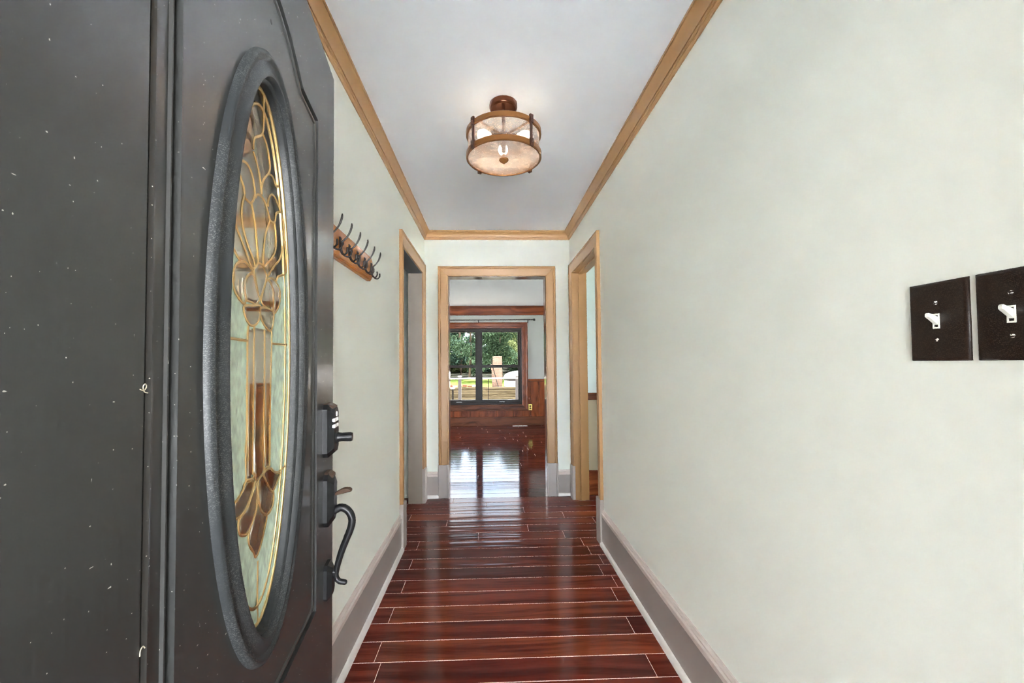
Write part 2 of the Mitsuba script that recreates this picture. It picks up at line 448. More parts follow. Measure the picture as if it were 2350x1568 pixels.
# side rooms
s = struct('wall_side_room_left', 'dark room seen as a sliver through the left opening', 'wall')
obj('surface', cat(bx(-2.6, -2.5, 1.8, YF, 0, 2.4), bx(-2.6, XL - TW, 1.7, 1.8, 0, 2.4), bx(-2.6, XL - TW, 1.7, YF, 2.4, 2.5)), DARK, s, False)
s = struct('wall_side_room_right', 'room behind the right opening with pale upper wall and olive lower wall', 'wall')
obj('upper_paint', bx(XR + TW, 3.5, YF - 0.012, YF, 0.93, 2.4), BLUEWALL, s, False)
obj('lower_paint', bx(XR + TW, 3.5, YF - 0.012, YF, 0.0, 0.90), OLIVEWALL, s, False)
obj('chair_rail', chamfer_box(XR + TW, 3.5, YF - 0.04, YF - 0.012, 0.872, 0.936, 0.008), BROWNWOOD, s, False)
obj('baseboard', chamfer_box(XR + TW, 3.5, YF - 0.03, YF - 0.012, 0.0, 0.228, 0.008), REDWOOD, s, False)
obj('enclosure', cat(prism(sbox(1.2, 0, YF, 2.4).difference(sbox(1.9, 0.7, 3.3, 2.1)), 3.5, 3.6, FX), bx(XR + TW, 3.6, 1.1, 1.2, 0, 2.4), bx(XR + TW, 3.6, 1.1, YF, 2.4, 2.5)), BLUEWALL, s, False)
# outer shell that keeps daylight out of the voids
s = struct('roof', 'flat roof over the house, eaves added to keep sun off the windows', 'roof')
obj('surface', cat(bx(-3.9, 4.5, Y0 - 0.15, YB + 1.25, 2.78, 2.9), bx(-3.9, 4.5, YB + 0.14, YB + 1.25, 2.42, 2.50), bx(-3.3, -3.2, Y0 - 0.15, YF + 0.2, -0.15, 2.78), bx(3.8, 3.9, Y0 - 0.15, 1.1, -0.15, 2.78)), EXTERIOR, s, False)  # eaves added to keep direct sun out of the windows

# ------------------------------------------------------------------ floor: one plank of its own for each that can be told apart
s = struct('floor', 'glossy dark red-brown hand scraped plank floor', 'floor')
PT = 0.012
obj('underlay', bx(-3.2, 3.6, Y0 - 0.15, YB + 0.14, -0.15, -0.0016), JOINT_GLARE, s, False)
P0, PITCH_Y, GAP = 1.739, 0.1278, 0.0052
known = {-2: [-0.485], -1: [0.637], 0: [-0.482], 1: [0.640], 2: [-0.487], 3: [0.643], 4: [-0.481], 5: [0.641], 6: [-0.489], 7: [0.634], 8: [-0.490], 9: [-0.091, 0.515], 10: [0.271], 11: [-0.337], 12: [-0.640, 0.578], 13: [0.271], 14: [-0.040], 15: [-0.333]}
far_planks = []


def plank(x0, x1, y0, y1):
    c = 0.0012
    m = trimesh.Trimesh([[x0, y0, -PT], [x1, y0, -PT], [x1, y1, -PT], [x0, y1, -PT], [x0, y0, -c], [x1, y0, -c], [x1, y1, -c], [x0, y1, -c],
                         [x0 + c, y0 + c, 0], [x1 - c, y0 + c, 0], [x1 - c, y1 - c, 0], [x0 + c, y1 - c, 0]],
                        [[0, 1, 5], [0, 5, 4], [1, 2, 6], [1, 6, 5], [2, 3, 7], [2, 7, 6], [3, 0, 4], [3, 4, 7], [4, 5, 9], [4, 9, 8], [5, 6, 10], [5, 10, 9], [6, 7, 11], [6, 11, 10], [7, 4, 8], [7, 8, 11], [8, 9, 10], [8, 10, 11]], process=False)
    return m


row = -12
pr = random.Random(3)
while True:
    y0 = P0 + row * PITCH_Y + GAP / 2
    y1 = y0 + PITCH_Y - GAP
    if y0 > YB:
        break
    y1 = min(y1, YB)
    in_hall = y1 < YF - 0.02
    x_lo, x_hi = (-2.5, 3.5) if in_hall else (XRL, XRR)
    if row in known:
        js = list(known[row])
    else:
        js = [pr.uniform(-0.6, 0.6)]
    while js[0] > x_lo:
        js.insert(0, js[0] - pr.uniform(1.08, 1.3) if row not in (9,) else js[0] - 1.2)
    while js[-1] < x_hi:
        js.append(js[-1] + pr.uniform(1.1, 1.3))
    for a, b in zip(js[:-1], js[1:]):
        a, b = max(a + 0.0012, x_lo), min(b - 0.0012, x_hi)
        if b - a < 0.03:
            continue
        m = plank(a, b, y0, y1)
        if in_hall and b > XL and a < XR:
            obj('plank', m, FLOORS[pr.choice([0, 0, 1, 1, 2, 3])], s, False)
        else:
            far_planks.append(m)
    row += 1
k = obj('plank_field', cat(*far_planks), FIELD, s, False)
labels[k] = {'label': 'planks beyond the hallway', 'kind': 'stuff'}

# ------------------------------------------------------------------ mouldings
crown_prof = [(0, 0), (0.051, 0), (0.051, -0.009), (0.046, -0.009), (0.046, -0.013), (0.041, -0.0165), (0.034, -0.0225), (0.0275, -0.030), (0.0225, -0.039), (0.0195, -0.048), (0.019, -0.052), (0.0145, -0.052), (0.0145, -0.056), (0.0165, -0.0595), (0.0155, -0.0635), (0.011, -0.065), (0.011, -0.069), (0.007, -0.0735), (0.006, -0.0775), (0, -0.0775)]


def crown(name, label, p0, p1, m0, m1):
    """A run of crown moulding from p0 to p1 (its wall on the right hand), mitred by m0, m1 (+1 shortens with projection)."""
    p0, p1 = np.array(p0, float), np.array(p1, float)
    d = (p1 - p0) / np.linalg.norm(p1 - p0)
    nl = np.array([-d[1], d[0]])
    q = np.array(crown_prof)
    k = len(q)
    a = p0[None] + nl * q[:, :1] + d * q[:, :1] * m0
    b = p1[None] + nl * q[:, :1] - d * q[:, :1] * m1
    v = np.vstack([np.column_stack([a, HC + q[:, 1]]), np.column_stack([b, HC + q[:, 1]])])
    f = []
    for i in range(k):
        j = (i + 1) % k
        f += [[i, j, k + j], [i, k + j, k + i]]
    key = obj(name, fix(v, f), TAN, None, 20)
    return tag(key, label, 'crown moulding', None, 'structure')


crown('trim_1', 'tan crown moulding along the left wall of the hallway', (XL, YF), (XL, Y0), 1, 1)
crown('trim_2', 'tan crown moulding along the right wall of the hallway', (XR, Y0), (XR, YF), 1, 1)
crown('trim_3', 'tan crown moulding across the far wall above the cased opening', (XR, YF), (XL, YF), 1, 1)
crown('trim_4', 'tan crown moulding over the entry door', (XL, Y0), (XR, Y0), 1, 1)

BASEH = 0.2345
base_prof = [(0, 0), (0.014, 0), (0.014, 0.190)]
cap_prof = [(0, 0.190), (0.015, 0.190), (0.0175, 0.193), (0.0175, 0.212), (0.012, 0.217), (0.012, 0.224), (0.008, 0.229), (0.006, BASEH), (0, BASEH)]
shoe_prof = [(0.012, 0)] + [(0.014 + 0.017 * math.cos(t), 0.026 * math.sin(t)) for t in np.linspace(0, math.pi / 2, 6)] + [(0.012, 0.026)]


def baseboard(name, label, fr, a0, a1):
    """A straight baseboard: runs along the frame's e1 from a0 to a1, e2 up, out along n."""
    s = struct(name, label, 'baseboard')

    def run(prof):
        q = np.array(prof)
        k = len(q)
        v = np.vstack([fr(np.full(k, a), q[:, 1], q[:, 0]) for a in (a0, a1)])
        f = []
        for i in range(k):
            j = (i + 1) % k
            f += [[i, j, k + j], [i, k + j, k + i]]
        tv, tf = trimesh.creation.triangulate_polygon(Polygon(q), engine='earcut')
        idx = [int(np.argmin(np.sum((q - t) ** 2, 1))) for t in tv]
        for t in tf:
            c = [idx[x] for x in t]
            f += [c[::-1], [k + x for x in c]]
        m = trimesh.Trimesh(v, f, process=False)
        trimesh.repair.fix_normals(m)
        return m
    obj('board', run(base_prof + [(0, 0.190)]), TAUPE, s, 20)
    tag(obj('cap', run(cap_prof), CAP, s, 20), 'lighter cap moulding')
    tag(obj('shoe_moulding', run(shoe_prof), SHOE, s, 40), 'white quarter round at the floor')
    return s


FLW = Frame((XL, 0, 0), (0, 1, 0), (0, 0, 1), (1, 0, 0))
FRW = Frame((XR, 0, 0), (0, 1, 0), (0, 0, 1), (-1, 0, 0))
FFW = Frame((0, YF, 0), (1, 0, 0), (0, 0, 1), (0, -1, 0))
CW = 0.092      # casing width
baseboard('baseboard_left', 'taupe baseboard with white shoe along the left wall', FLW, Y0, LO[0] - CW)
baseboard('baseboard_right', 'taupe baseboard with white shoe along the right wall', FRW, Y0, RO[0] - CW)
baseboard('baseboard_far_left', 'short taupe baseboard left of the far opening', FFW, XL, FO[0] - CW)
baseboard('baseboard_far_right', 'short taupe baseboard right of the far opening', FFW, FO[1] + CW, XR)

cas_prof = [(0, 0), (0.0, 0.010), (0.004, 0.013), (0.010, 0.0135), (0.012, 0.011), (0.016, 0.012), (0.055, 0.017), (0.066, 0.0185), (0.070, 0.0165), (0.074, 0.0165), (0.078, 0.0215), (0.084, 0.0235), (0.090, 0.0225), (CW, 0.020), (CW, 0)]
PLH = 0.297


def cased_opening(name, label, fr, a0, a1, inner, plinth=True, jamb=TAN, stop=False):
    """Casing, plinths and jamb lining of an opening a0..a1 (frame: e1 along, e2 up, n out of the wall)."""
    s = struct(name, label, 'door casing')
    zb = PLH if plinth else 0.0
    q = np.array(cas_prof)
    k = len(q)

    def leg(at, sign):
        bot = fr(at + sign * q[:, 0], np.full(k, zb), q[:, 1])
        top = fr(at + sign * q[:, 0], HD + q[:, 0], q[:, 1])
        v = np.vstack([bot, top])
        f = []
        for i in range(k):
            j = (i + 1) % k
            f += [[i, j, k + j], [i, k + j, k + i]]
        return fix(v, f)
    obj('casing_leg', leg(a0, -1), TAN, s, 20)
    obj('casing_leg', leg(a1, 1), TAN, s, 20)
    v = np.vstack([fr(a0 - q[:, 0], HD + q[:, 0], q[:, 1]), fr(a1 + q[:, 0], HD + q[:, 0], q[:, 1])])
    f = []
    for i in range(k):
        j = (i + 1) % k
        f += [[i, j, k + j], [i, k + j, k + i]]
    obj('casing_head', fix(v, f), TAN, s, 20)
    if plinth:
        for at, sg in ((a0, -1), (a1, 1)):
            lo, hi = sorted((at - sg * 0.001, at + sg * (CW + 0.004)))
            pp = [(lo, 0), (lo, 0.022), (lo + 0.003, 0.0265), (hi - 0.020, 0.0275), (hi - 0.018, 0.025), (hi - 0.014, 0.028), (hi - 0.003, 0.028), (hi, 0.025), (hi, 0)]
            pm = np.array(pp)
            kk = len(pm)
            v = np.vstack([fr(pm[:, 0], np.zeros(kk), pm[:, 1]), fr(pm[:, 0], np.full(kk, PLH), pm[:, 1])])
            f = []
            for i in range(kk):
                j = (i + 1) % kk
                f += [[i, j, kk + j], [i, kk + j, kk + i]]
            tv, tf = trimesh.creation.triangulate_polygon(Polygon(pm), engine='earcut')
            idx = [int(np.argmin(np.sum((pm - t) ** 2, 1))) for t in tv]
            for t in tf:
                c = [idx[x] for x in t]
                f += [c[::-1], [kk + x for x in c]]
            m = trimesh.Trimesh(v, f, process=False)
            trimesh.repair.fix_normals(m)
            tag(obj('plinth_block', m, TAUPE, s, 20), 'taupe plinth block')
    # lining of the wall's thickness
    J = 0.004

    def lining(a, b, z0, z1, h0=-TW - 0.002, h1=0.0):
        c = np.array([fr(x, z, h) for x in (a, b) for z in (z0, z1) for h in (h0, h1)])
        return bx(c[:, 0].min(), c[:, 0].max(), c[:, 1].min(), c[:, 1].max(), c[:, 2].min(), c[:, 2].max())
    obj('jamb', lining(a0 - 0.001, a0 + J, 0, HD), jamb, s, False)
    obj('jamb', lining(a1 - J, a1 + 0.001, 0, HD), jamb, s, False)
    obj('head_jamb', lining(a0, a1, HD - J, HD + 0.001), inner, s, False)
    if stop:
        for x0, x1, z0, z1 in ((a0 + J, a0 + J + 0.012, 0, HD - J), (a1 - J - 0.012, a1 - J, 0, HD - J), (a0 + J + 0.012, a1 - J - 0.012, HD - J - 0.012, HD - J)):
            obj('stop', lining(x0, x1, z0, z1, -0.085, -0.048), TAN, s, False)
    return s


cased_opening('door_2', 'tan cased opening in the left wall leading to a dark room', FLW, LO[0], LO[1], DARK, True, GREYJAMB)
cased_opening('door_3', 'tan cased opening in the right wall with a door stop', FRW, RO[0], RO[1], TAN, True, TAN, True)
cased_opening('door_4', 'tan cased opening in the far wall to the room with the window', FFW, FO[0], FO[1], GLOSSJAMB, True, GLOSSJAMB)

# ------------------------------------------------------------------ front door (open, its outer face to the hall)
DP = np.array([-0.4517, 1.2088, 0.0])
DD, DN = np.array([0.141255, -0.989973, 0.0]), np.array([0.989973, 0.141255, 0.0])
FD = Frame(DP, DD, (0, 0, 1), DN)             # a = distance from the latch edge, b = height, h = out of the outer face
DW, DH0, DH1, DT = 0.968, 0.015, 2.05, 0.045
UC, ZC = 0.484, 1.235                          # centre of the oval
door = struct('door_1', 'open black front door with an oval leaded glass lite', 'door')


def oval(a, b, n=96, uc=UC, zc=ZC):
    t = np.linspace(0, 2 * np.pi, n, endpoint=False)
    return np.column_stack([uc + a * np.cos(t), zc + b * np.sin(t)])


def arch_path(n=15):
    x = np.linspace(-1, 1, n)
    top = [(UC + 0.181 * t, 1.800 + 0.077 * (1 - abs(t) ** 1.9)) for t in x]
    return np.array([(UC - 0.287, 0.640), (UC - 0.287, 1.800)] + top + [(UC + 0.287, 1.800), (UC + 0.287, 0.640)])


mid = arch_path()
MW = 0.028
outer_poly = Polygon(mid).buffer(MW, join_style='mitre')
inner_poly = Polygon(mid).buffer(-MW, join_style='mitre')
lite_poly = Polygon(oval(0.185, 0.490))
slab_rect = sbox(0, DH0, DW, DH1)
slab = prism(slab_rect.difference(lite_poly), -DT, -0.0155, FD)
stile = prism(slab_rect.difference(outer_poly), -0.0155, 0, FD)
field = prism(inner_poly.difference(lite_poly), -0.0155, 0, FD)
low_panel = []
obj('slab', cat(slab, stile, field), BLACKDOOR, door, False)
# the sunk panel moulding: path runs counter-clockwise as seen with a to the right, so 'left' is inside
ring = mid if Polygon(mid).exterior.is_ccw else mid[::-1]
mprof = [(-MW, 0.0), (-MW + 0.001, -0.0125), (-MW + 0.0085, -0.0130), (-MW + 0.0105, -0.0050), (-MW + 0.0140, -0.0018), (-MW + 0.0175, -0.0026), (-MW + 0.0200, -0.0058), (MW - 0.0125, -0.0078), (MW - 0.0105, -0.0048), (MW - 0.0080, -0.0048), (MW - 0.0065, -0.0120), (MW - 0.001, -0.0120), (MW, 0.0), (MW, -0.0150), (-MW, -0.0150)]
obj('panel_moulding', sweep(ring, mprof, FD, closed=True), BLACKDOOR, door, 25)

# the oval frame of the lite
fprof = [(0.0, 0.0), (0.0015, 0.007), (0.006, 0.0105), (0.010, 0.0105), (0.0135, 0.0085), (0.0165, 0.0062), (0.020, 0.0060), (0.026, 0.0078), (0.034, 0.0112), (0.038, 0.0130), (0.042, 0.0125), (0.045, 0.009), (0.047, 0.003), (0.051, 0.002), (0.054, -0.002), (0.056, -0.012), (0.030, -0.014), (0.0, -0.002)]


def oval_ring(prof, n=128):
    t = np.linspace(0, 2 * np.pi, n, endpoint=False)
    q = np.array(prof)
    k = len(q)
    a, b = 0.209, 0.517
    u = UC + (a - q[None, :, 0]) * np.cos(t)[:, None]
    z = ZC + (b - q[None, :, 0]) * np.sin(t)[:, None]
    v = FD(u, z, np.broadcast_to(q[None, :, 1], u.shape)).reshape(-1, 3)
    f = []
    for i in range(n):
        j = (i + 1) % n
        for x in range(k):
            y = (x + 1) % k
            f += [[i * k + x, i * k + y, j * k + y], [i * k + x, j * k + y, j * k + x]]
    return fix(v, f)


obj('lite_frame', oval_ring(fprof), LITEFRAME, door, 40)
back = [(x, -DT - (h - 0.0) * 0.9) for x, h in fprof[:-3]] + [(0.056, -DT + 0.01), (0.03, -DT + 0.012), (0, -DT + 0.002)]
obj('lite_frame', oval_ring(back), LITEFRAME, door, 40)


def disc(a, b, h, n=96):
    o = oval(a, b, n)
    v = np.vstack([FD(o[:, 0], o[:, 1], h), FD(UC, ZC, h)[None]])
    return trimesh.Trimesh(v, [[n, i, (i + 1) % n] for i in range(n)], process=False)


GW = -0.015

# leaded design: traced lines in the plane of the glass (distance from latch edge, height)
LINES = [
    [(0.5990, 1.4730), (0.5960, 1.4530)],
    [(0.5920, 1.4490), (0.5780, 1.4260), (0.5490, 1.4020), (0.5180, 1.3720)],
    [(0.5860, 1.5120), (0.5690, 1.5120), (0.5540, 1.4980), (0.5510, 1.4960), (0.5470, 1.4850)],
    [(0.5470, 1.4830), (0.5550, 1.4670), (0.5560, 1.4460), (0.5500, 1.4270), (0.5310, 1.4050), (0.5050, 1.3820), (0.5130, 1.3730)],
    [(0.5790, 1.5230), (0.5610, 1.5330), (0.5400, 1.5380), (0.5210, 1.5300), (0.5110, 1.5140), (0.5090, 1.5110), (0.5090, 1.4990), (0.5220, 1.4810), (0.5450, 1.4790)],
    [(0.5200, 1.4800), (0.5060, 1.4500), (0.4970, 1.4170), (0.4930, 1.3910), (0.5050, 1.3780)],
    [(0.5070, 1.4960), (0.4970, 1.5050), (0.4760, 1.5080), (0.4570, 1.4980), (0.4410, 1.4800)],
    [(0.4410, 1.4780), (0.4600, 1.4500), (0.4680, 1.4210), (0.4700, 1.3880)],
    [(0.5160, 1.5700), (0.4950, 1.5500), (0.4820, 1.5260), (0.4800, 1.5120)],
    [(0.4760, 1.6210), (0.4550, 1.6070), (0.4430, 1.5740), (0.4730, 1.5410), (0.4800, 1.5210)],
    [(0.4500, 1.5630), (0.4300, 1.5660), (0.4130, 1.5560), (0.4000, 1.5580), (0.3900, 1.5170)],
    [(0.4510, 1.5020), (0.4490, 1.5150), (0.4340, 1.5310), (0.4130, 1.5300), (0.3900, 1.5170), (0.3760, 1.5060), (0.3680, 1.4860), (0.3700, 1.4620), (0.3880, 1.4230), (0.4230, 1.3970), (0.4500, 1.3740)],
    [(0.4410, 1.4800), (0.4280, 1.4800), (0.4160, 1.4870), (0.4120, 1.5010), (0.4010, 1.5100), (0.3810, 1.5160)],
    [(0.4180, 1.4830), (0.4110, 1.4630), (0.4110, 1.4370), (0.4270, 1.4150), (0.4680, 1.3870)],
    [(0.6050, 1.3990), (0.5880, 1.3910), (0.5720, 1.3800), (0.5600, 1.3740)],
    [(0.3610, 1.4650), (0.3520, 1.4320), (0.3520, 1.4150), (0.3590, 1.3980), (0.3960, 1.3850), (0.4090, 1.3730)],
    [(0.5410, 1.6380), (0.5300, 1.6580), (0.5110, 1.6810), (0.4910, 1.6950), (0.4760, 1.6980), (0.4740, 1.6650), (0.4780, 1.6230), (0.5110, 1.5960), (0.5160, 1.5740)],
    [(0.5410, 1.6380), (0.5540, 1.6100), (0.5680, 1.5750)],
    [(0.6130, 1.2530), (0.5320, 1.2520)],
    [(0.4290, 1.2530), (0.3480, 1.2540)],
    [(0.4840, 0.8800), (0.4840, 0.8450), (0.4840, 0.8070)],
    [(0.4840, 0.8070), (0.4810, 0.7720)],
    [(0.4280, 1.0220), (0.4110, 1.0120), (0.3940, 1.0060), (0.3380, 1.0100)],
    [(0.5290, 1.2770), (0.5320, 1.2520), (0.5320, 1.1760), (0.5310, 1.1040), (0.5350, 1.0750), (0.5330, 1.0290)],
    [(0.5060, 1.2790), (0.5070, 1.2540), (0.5080, 1.1740), (0.5080, 1.1000), (0.5090, 1.0700), (0.5070, 1.0320)],
    [(0.4630, 1.2770), (0.4620, 1.2520), (0.4620, 1.1720), (0.4640, 1.0930), (0.4640, 1.0600), (0.4600, 1.0260)],
    [(0.4300, 1.2770), (0.4290, 1.2530), (0.4330, 1.1700), (0.4330, 1.0880), (0.4340, 1.0540), (0.4340, 1.0280)],
    [(0.5310, 1.0290), (0.5140, 1.0240), (0.5010, 1.0290), (0.5060, 1.0330)],
    [(0.5010, 1.0260), (0.4880, 1.0180), (0.4630, 1.0220), (0.4590, 1.0280), (0.4340, 1.0280)]]
PETALS = [
    [(0.5600, 1.3740), (0.5760, 1.3640), (0.5830, 1.3500), (0.5820, 1.3320), (0.5700, 1.3190), (0.5470, 1.3100), (0.5400, 1.3190), (0.5450, 1.3370), (0.5410, 1.3510), (0.5270, 1.3620), (0.5130, 1.3660), (0.5210, 1.3720), (0.5400, 1.3770)],
    [(0.5130, 1.3650), (0.5270, 1.3610), (0.5410, 1.3500), (0.5440, 1.3370), (0.5400, 1.3190), (0.5320, 1.3170), (0.5170, 1.3170), (0.5030, 1.3150), (0.4900, 1.3220), (0.4870, 1.3290), (0.4970, 1.3410)],
    [(0.5100, 1.3710), (0.5010, 1.3800), (0.4910, 1.3880), (0.4730, 1.3880), (0.4620, 1.3790), (0.4560, 1.3700), (0.4690, 1.3490), (0.4850, 1.3290), (0.4970, 1.3460)],
    [(0.4520, 1.3670), (0.4340, 1.3620), (0.4220, 1.3440), (0.4250, 1.3180), (0.4490, 1.3160), (0.4680, 1.3190), (0.4790, 1.3260), (0.4690, 1.3460)],
    [(0.4480, 1.3690), (0.4280, 1.3750), (0.4050, 1.3700), (0.3880, 1.3580), (0.3890, 1.3360), (0.4040, 1.3180), (0.4220, 1.3110), (0.4210, 1.3440), (0.4330, 1.3630)],
    [(0.5440, 1.3070), (0.5430, 1.2930), (0.5290, 1.2810), (0.5130, 1.2780), (0.4970, 1.2830), (0.4850, 1.2950), (0.4830, 1.3160), (0.5110, 1.3120)],
    [(0.4810, 1.3120), (0.4810, 1.2990), (0.4650, 1.2840), (0.4410, 1.2760), (0.4290, 1.2800), (0.4210, 1.2950), (0.4210, 1.3120), (0.4500, 1.3160)],
    [(0.5310, 1.0280), (0.5440, 1.0160), (0.5640, 1.0080), (0.5830, 1.0040), (0.5770, 0.9900), (0.5620, 0.9790), (0.5360, 0.9830), (0.5170, 0.9970), (0.5030, 1.0200)],
    [(0.4940, 1.0170), (0.4890, 0.9810), (0.5030, 0.9580), (0.5250, 0.9430), (0.5400, 0.9450), (0.5540, 0.9540), (0.5570, 0.9750), (0.5320, 0.9820), (0.5120, 0.9950)],
    [(0.4830, 0.9790), (0.4960, 0.9630), (0.5180, 0.9440), (0.5200, 0.9240), (0.5020, 0.9030), (0.4910, 0.8900), (0.4720, 0.9010), (0.4530, 0.9260), (0.4460, 0.9430), (0.4690, 0.9570)],
    [(0.4850, 1.0140), (0.4810, 0.9800), (0.4690, 0.9590), (0.4450, 0.9440), (0.4180, 0.9510), (0.4130, 0.9720), (0.4230, 0.9790), (0.4430, 0.9960), (0.4630, 1.0190)],
    [(0.4610, 1.0210), (0.4430, 0.9970), (0.4190, 0.9780), (0.3950, 0.9900), (0.3810, 1.0020), (0.4110, 1.0120), (0.4300, 1.0230)]]
STRIPS = [
    [(0.5290, 1.2700), (0.5070, 1.2720), (0.5080, 1.1740), (0.5080, 1.1000), (0.5090, 1.0700), (0.5080, 1.0340), (0.5140, 1.0260), (0.5300, 1.0300), (0.5340, 1.0750), (0.5310, 1.1040), (0.5320, 1.1760)],
    [(0.5050, 1.2760), (0.4630, 1.2750), (0.4620, 1.1720), (0.4640, 1.0930), (0.4640, 1.0600), (0.4610, 1.0270), (0.4650, 1.0220), (0.4880, 1.0190), (0.5010, 1.0280), (0.5080, 1.0690), (0.5070, 1.1000), (0.5070, 1.1740)],
    [(0.4610, 1.2740), (0.4300, 1.2750), (0.4320, 1.1700), (0.4330, 1.0880), (0.4340, 1.0540), (0.4350, 1.0290), (0.4570, 1.0280), (0.4620, 1.0600), (0.4620, 1.0920), (0.4610, 1.1720)]]
ZSPLIT = (1.252, 1.253)   # the cross cames, hinge side and latch side
CLEAR = [Polygon(spline(p, 5, True)).buffer(0) for p in PETALS] + [Polygon(p).buffer(0) for p in STRIPS]
CA, CB = 0.128, 0.430                              # inner border came
for a, b, rad in ((0.1535, 0.4605, 0.0042), (CA, CB, 0.0028)):
    o = oval(a, b, 120)
    obj('border_came', tube(FD(o[:, 0], o[:, 1], GW + 0.001), rad, 8, ref=DN, flat=0.6, closed=True), BRASS, door, True)
for l in LINES:
    p = spline(l, 5) if len(l) > 2 else np.array(l)
    obj('came', tube(FD(p[:, 0], p[:, 1], GW + 0.001), 0.0022, 8, ref=DN, flat=0.6), BRASS, door, 50)
for l in PETALS:
    p = spline(l, 5, True)
    obj('petal_came', tube(FD(p[:, 0], p[:, 1], GW + 0.001), 0.0022, 8, ref=DN, flat=0.6, closed=True), BRASS, door, 50)


def bevel_pane(poly, w, t):
    """A bevelled clear piece: a flat field with a sloping rim."""
    o = np.array(poly.exterior.coords)[:-1]
    inn = poly.buffer(-w)
    inn = max(getattr(inn, 'geoms', [inn]), key=lambda g: g.area)
    if inn.is_empty:
        return None
    c = np.array(inn.exterior.coords)[:-1]
    q = shapely.polygons(shapely.linearrings(o))
    hole = Polygon(o, [c])
    v1, f1 = trimesh.creation.triangulate_polygon(hole, engine='earcut')
    v2, f2 = trimesh.creation.triangulate_polygon(Polygon(c), engine='earcut')
    on_in = np.array([inn.exterior.distance(Point(*x)) < 1e-7 for x in v1])
    h1 = np.where(on_in, GW + t, GW + 0.0006)
    a = trimesh.Trimesh(FD(v1[:, 0], v1[:, 1], h1), f1, process=False)
    b = trimesh.Trimesh(FD(v2[:, 0], v2[:, 1], GW + t), f2, process=False)
    return cat(a, b)


for poly in CLEAR:
    m = bevel_pane(poly if poly.geom_type == 'Polygon' else max(poly.geoms, key=lambda g: g.area), 0.0045, 0.0030)
    if m is not None:
        obj('bevelled_piece', m, COATED, door, False)

# textured and clear panes of the leaded layer
GRN = 0.0105


def pane_grid():
    us, zs = np.linspace(UC - 0.158, UC + 0.158, 150), np.linspace(ZC - 0.466, ZC + 0.466, 400)
    U, Z = np.meshgrid(us, zs, indexing='ij')
    pts = np.stack([U, Z, np.zeros_like(U)], -1)
    g = meshkit.fbm(pts * np.array([95.0, 48.0, 1.0]), 3, 5)
    clear = shapely.unary_union(CLEAR)
    fan = Polygon([(0.700, 1.402), (0.614, 1.402), (0.605, 1.399), (0.588, 1.391), (0.572, 1.380), (0.560, 1.374), (0.540, 1.377), (0.511, 1.370), (0.452, 1.369), (0.430, 1.374), (0.409, 1.373), (0.396, 1.385), (0.359, 1.398), (0.334, 1.406), (0.280, 1.406), (0.280, 1.750), (0.700, 1.750)]).buffer(0)      # the clear fan above the flower
    inside = shapely.contains_xy(clear, U, Z) | shapely.contains_xy(fan, U, Z)
    h = GW + np.where(inside, 0.0, (g - 0.5) * 0.0042)
    v = FD(U, Z, h).reshape(-1, 3)
    ell = ((U - UC) / 0.156) ** 2 + ((Z - ZC) / 0.464) ** 2 < 1.0
    nz = len(zs)
    reg = {'clear_pane': [], 'textured_pane': [], 'textured_pane_001': [], 'textured_pane_002': [], 'textured_pane_003': []}
    for i in range(len(us) - 1):
        for j in range(nz - 1):
            if not (ell[i, j] and ell[i + 1, j] and ell[i, j + 1] and ell[i + 1, j + 1]):
                continue
            u, z = U[i, j], Z[i, j]
            if inside[i, j]:
                r = 'clear_pane'
            elif u > UC:
                r = 'textured_pane' if z > ZSPLIT[0] else 'textured_pane_001'
            else:
                r = 'textured_pane_002' if z > ZSPLIT[1] else 'textured_pane_003'
            a, b, c, d = i * nz + j, (i + 1) * nz + j, (i + 1) * nz + j + 1, i * nz + j + 1
            reg[r] += [[a, b, c], [a, c, d]]
    return v, reg


gv, reg = pane_grid()
for r, f in reg.items():
    m = trimesh.Trimesh(gv, f, process=False)
    m.remove_unreferenced_vertices()
    k = door + '__' + r
    scene[k] = mikit.ply(m, COATED if r == 'clear_pane' else OBSCURE, True)
    labels[k] = {'label': 'clear pane of the lite' if r == 'clear_pane' else 'textured pane of the lite with a green reflection put into its tint'}
obj('glass_sheet', disc(0.156, 0.464, -0.030), GLASS, door, False)

# latch hardware: keypad deadbolt, thumb latch handle
def on_door(pts):
    p = np.asarray(pts, float)
    return FD(p[:, 0], p[:, 2], p[:, 1])


def hull(pts):
    import manifold3d as m3
    m = m3.Manifold.hull_points(np.asarray(pts, float)).to_mesh()
    return trimesh.Trimesh(m.vert_properties[:, :3], m.tri_verts, process=False)


def plate_hull(u0, u1, z0, z1, t, bev, cor):
    """A bevelled plate standing off the door: footprint u0..u1 x z0..z1 with clipped corners, rising to t with bevel bev."""
    def ringp(e, w):
        c = cor
        return [(u0 + e + c, w, z0 + e), (u1 - e - c, w, z0 + e), (u1 - e, w, z0 + e + c), (u1 - e, w, z1 - e - c), (u1 - e - c, w, z1 - e), (u0 + e + c, w, z1 - e), (u0 + e, w, z1 - e - c), (u0 + e, w, z0 + e + c)]
    return hull(on_door(ringp(0, 0) + ringp(0, t * 0.45) + ringp(bev, t)))


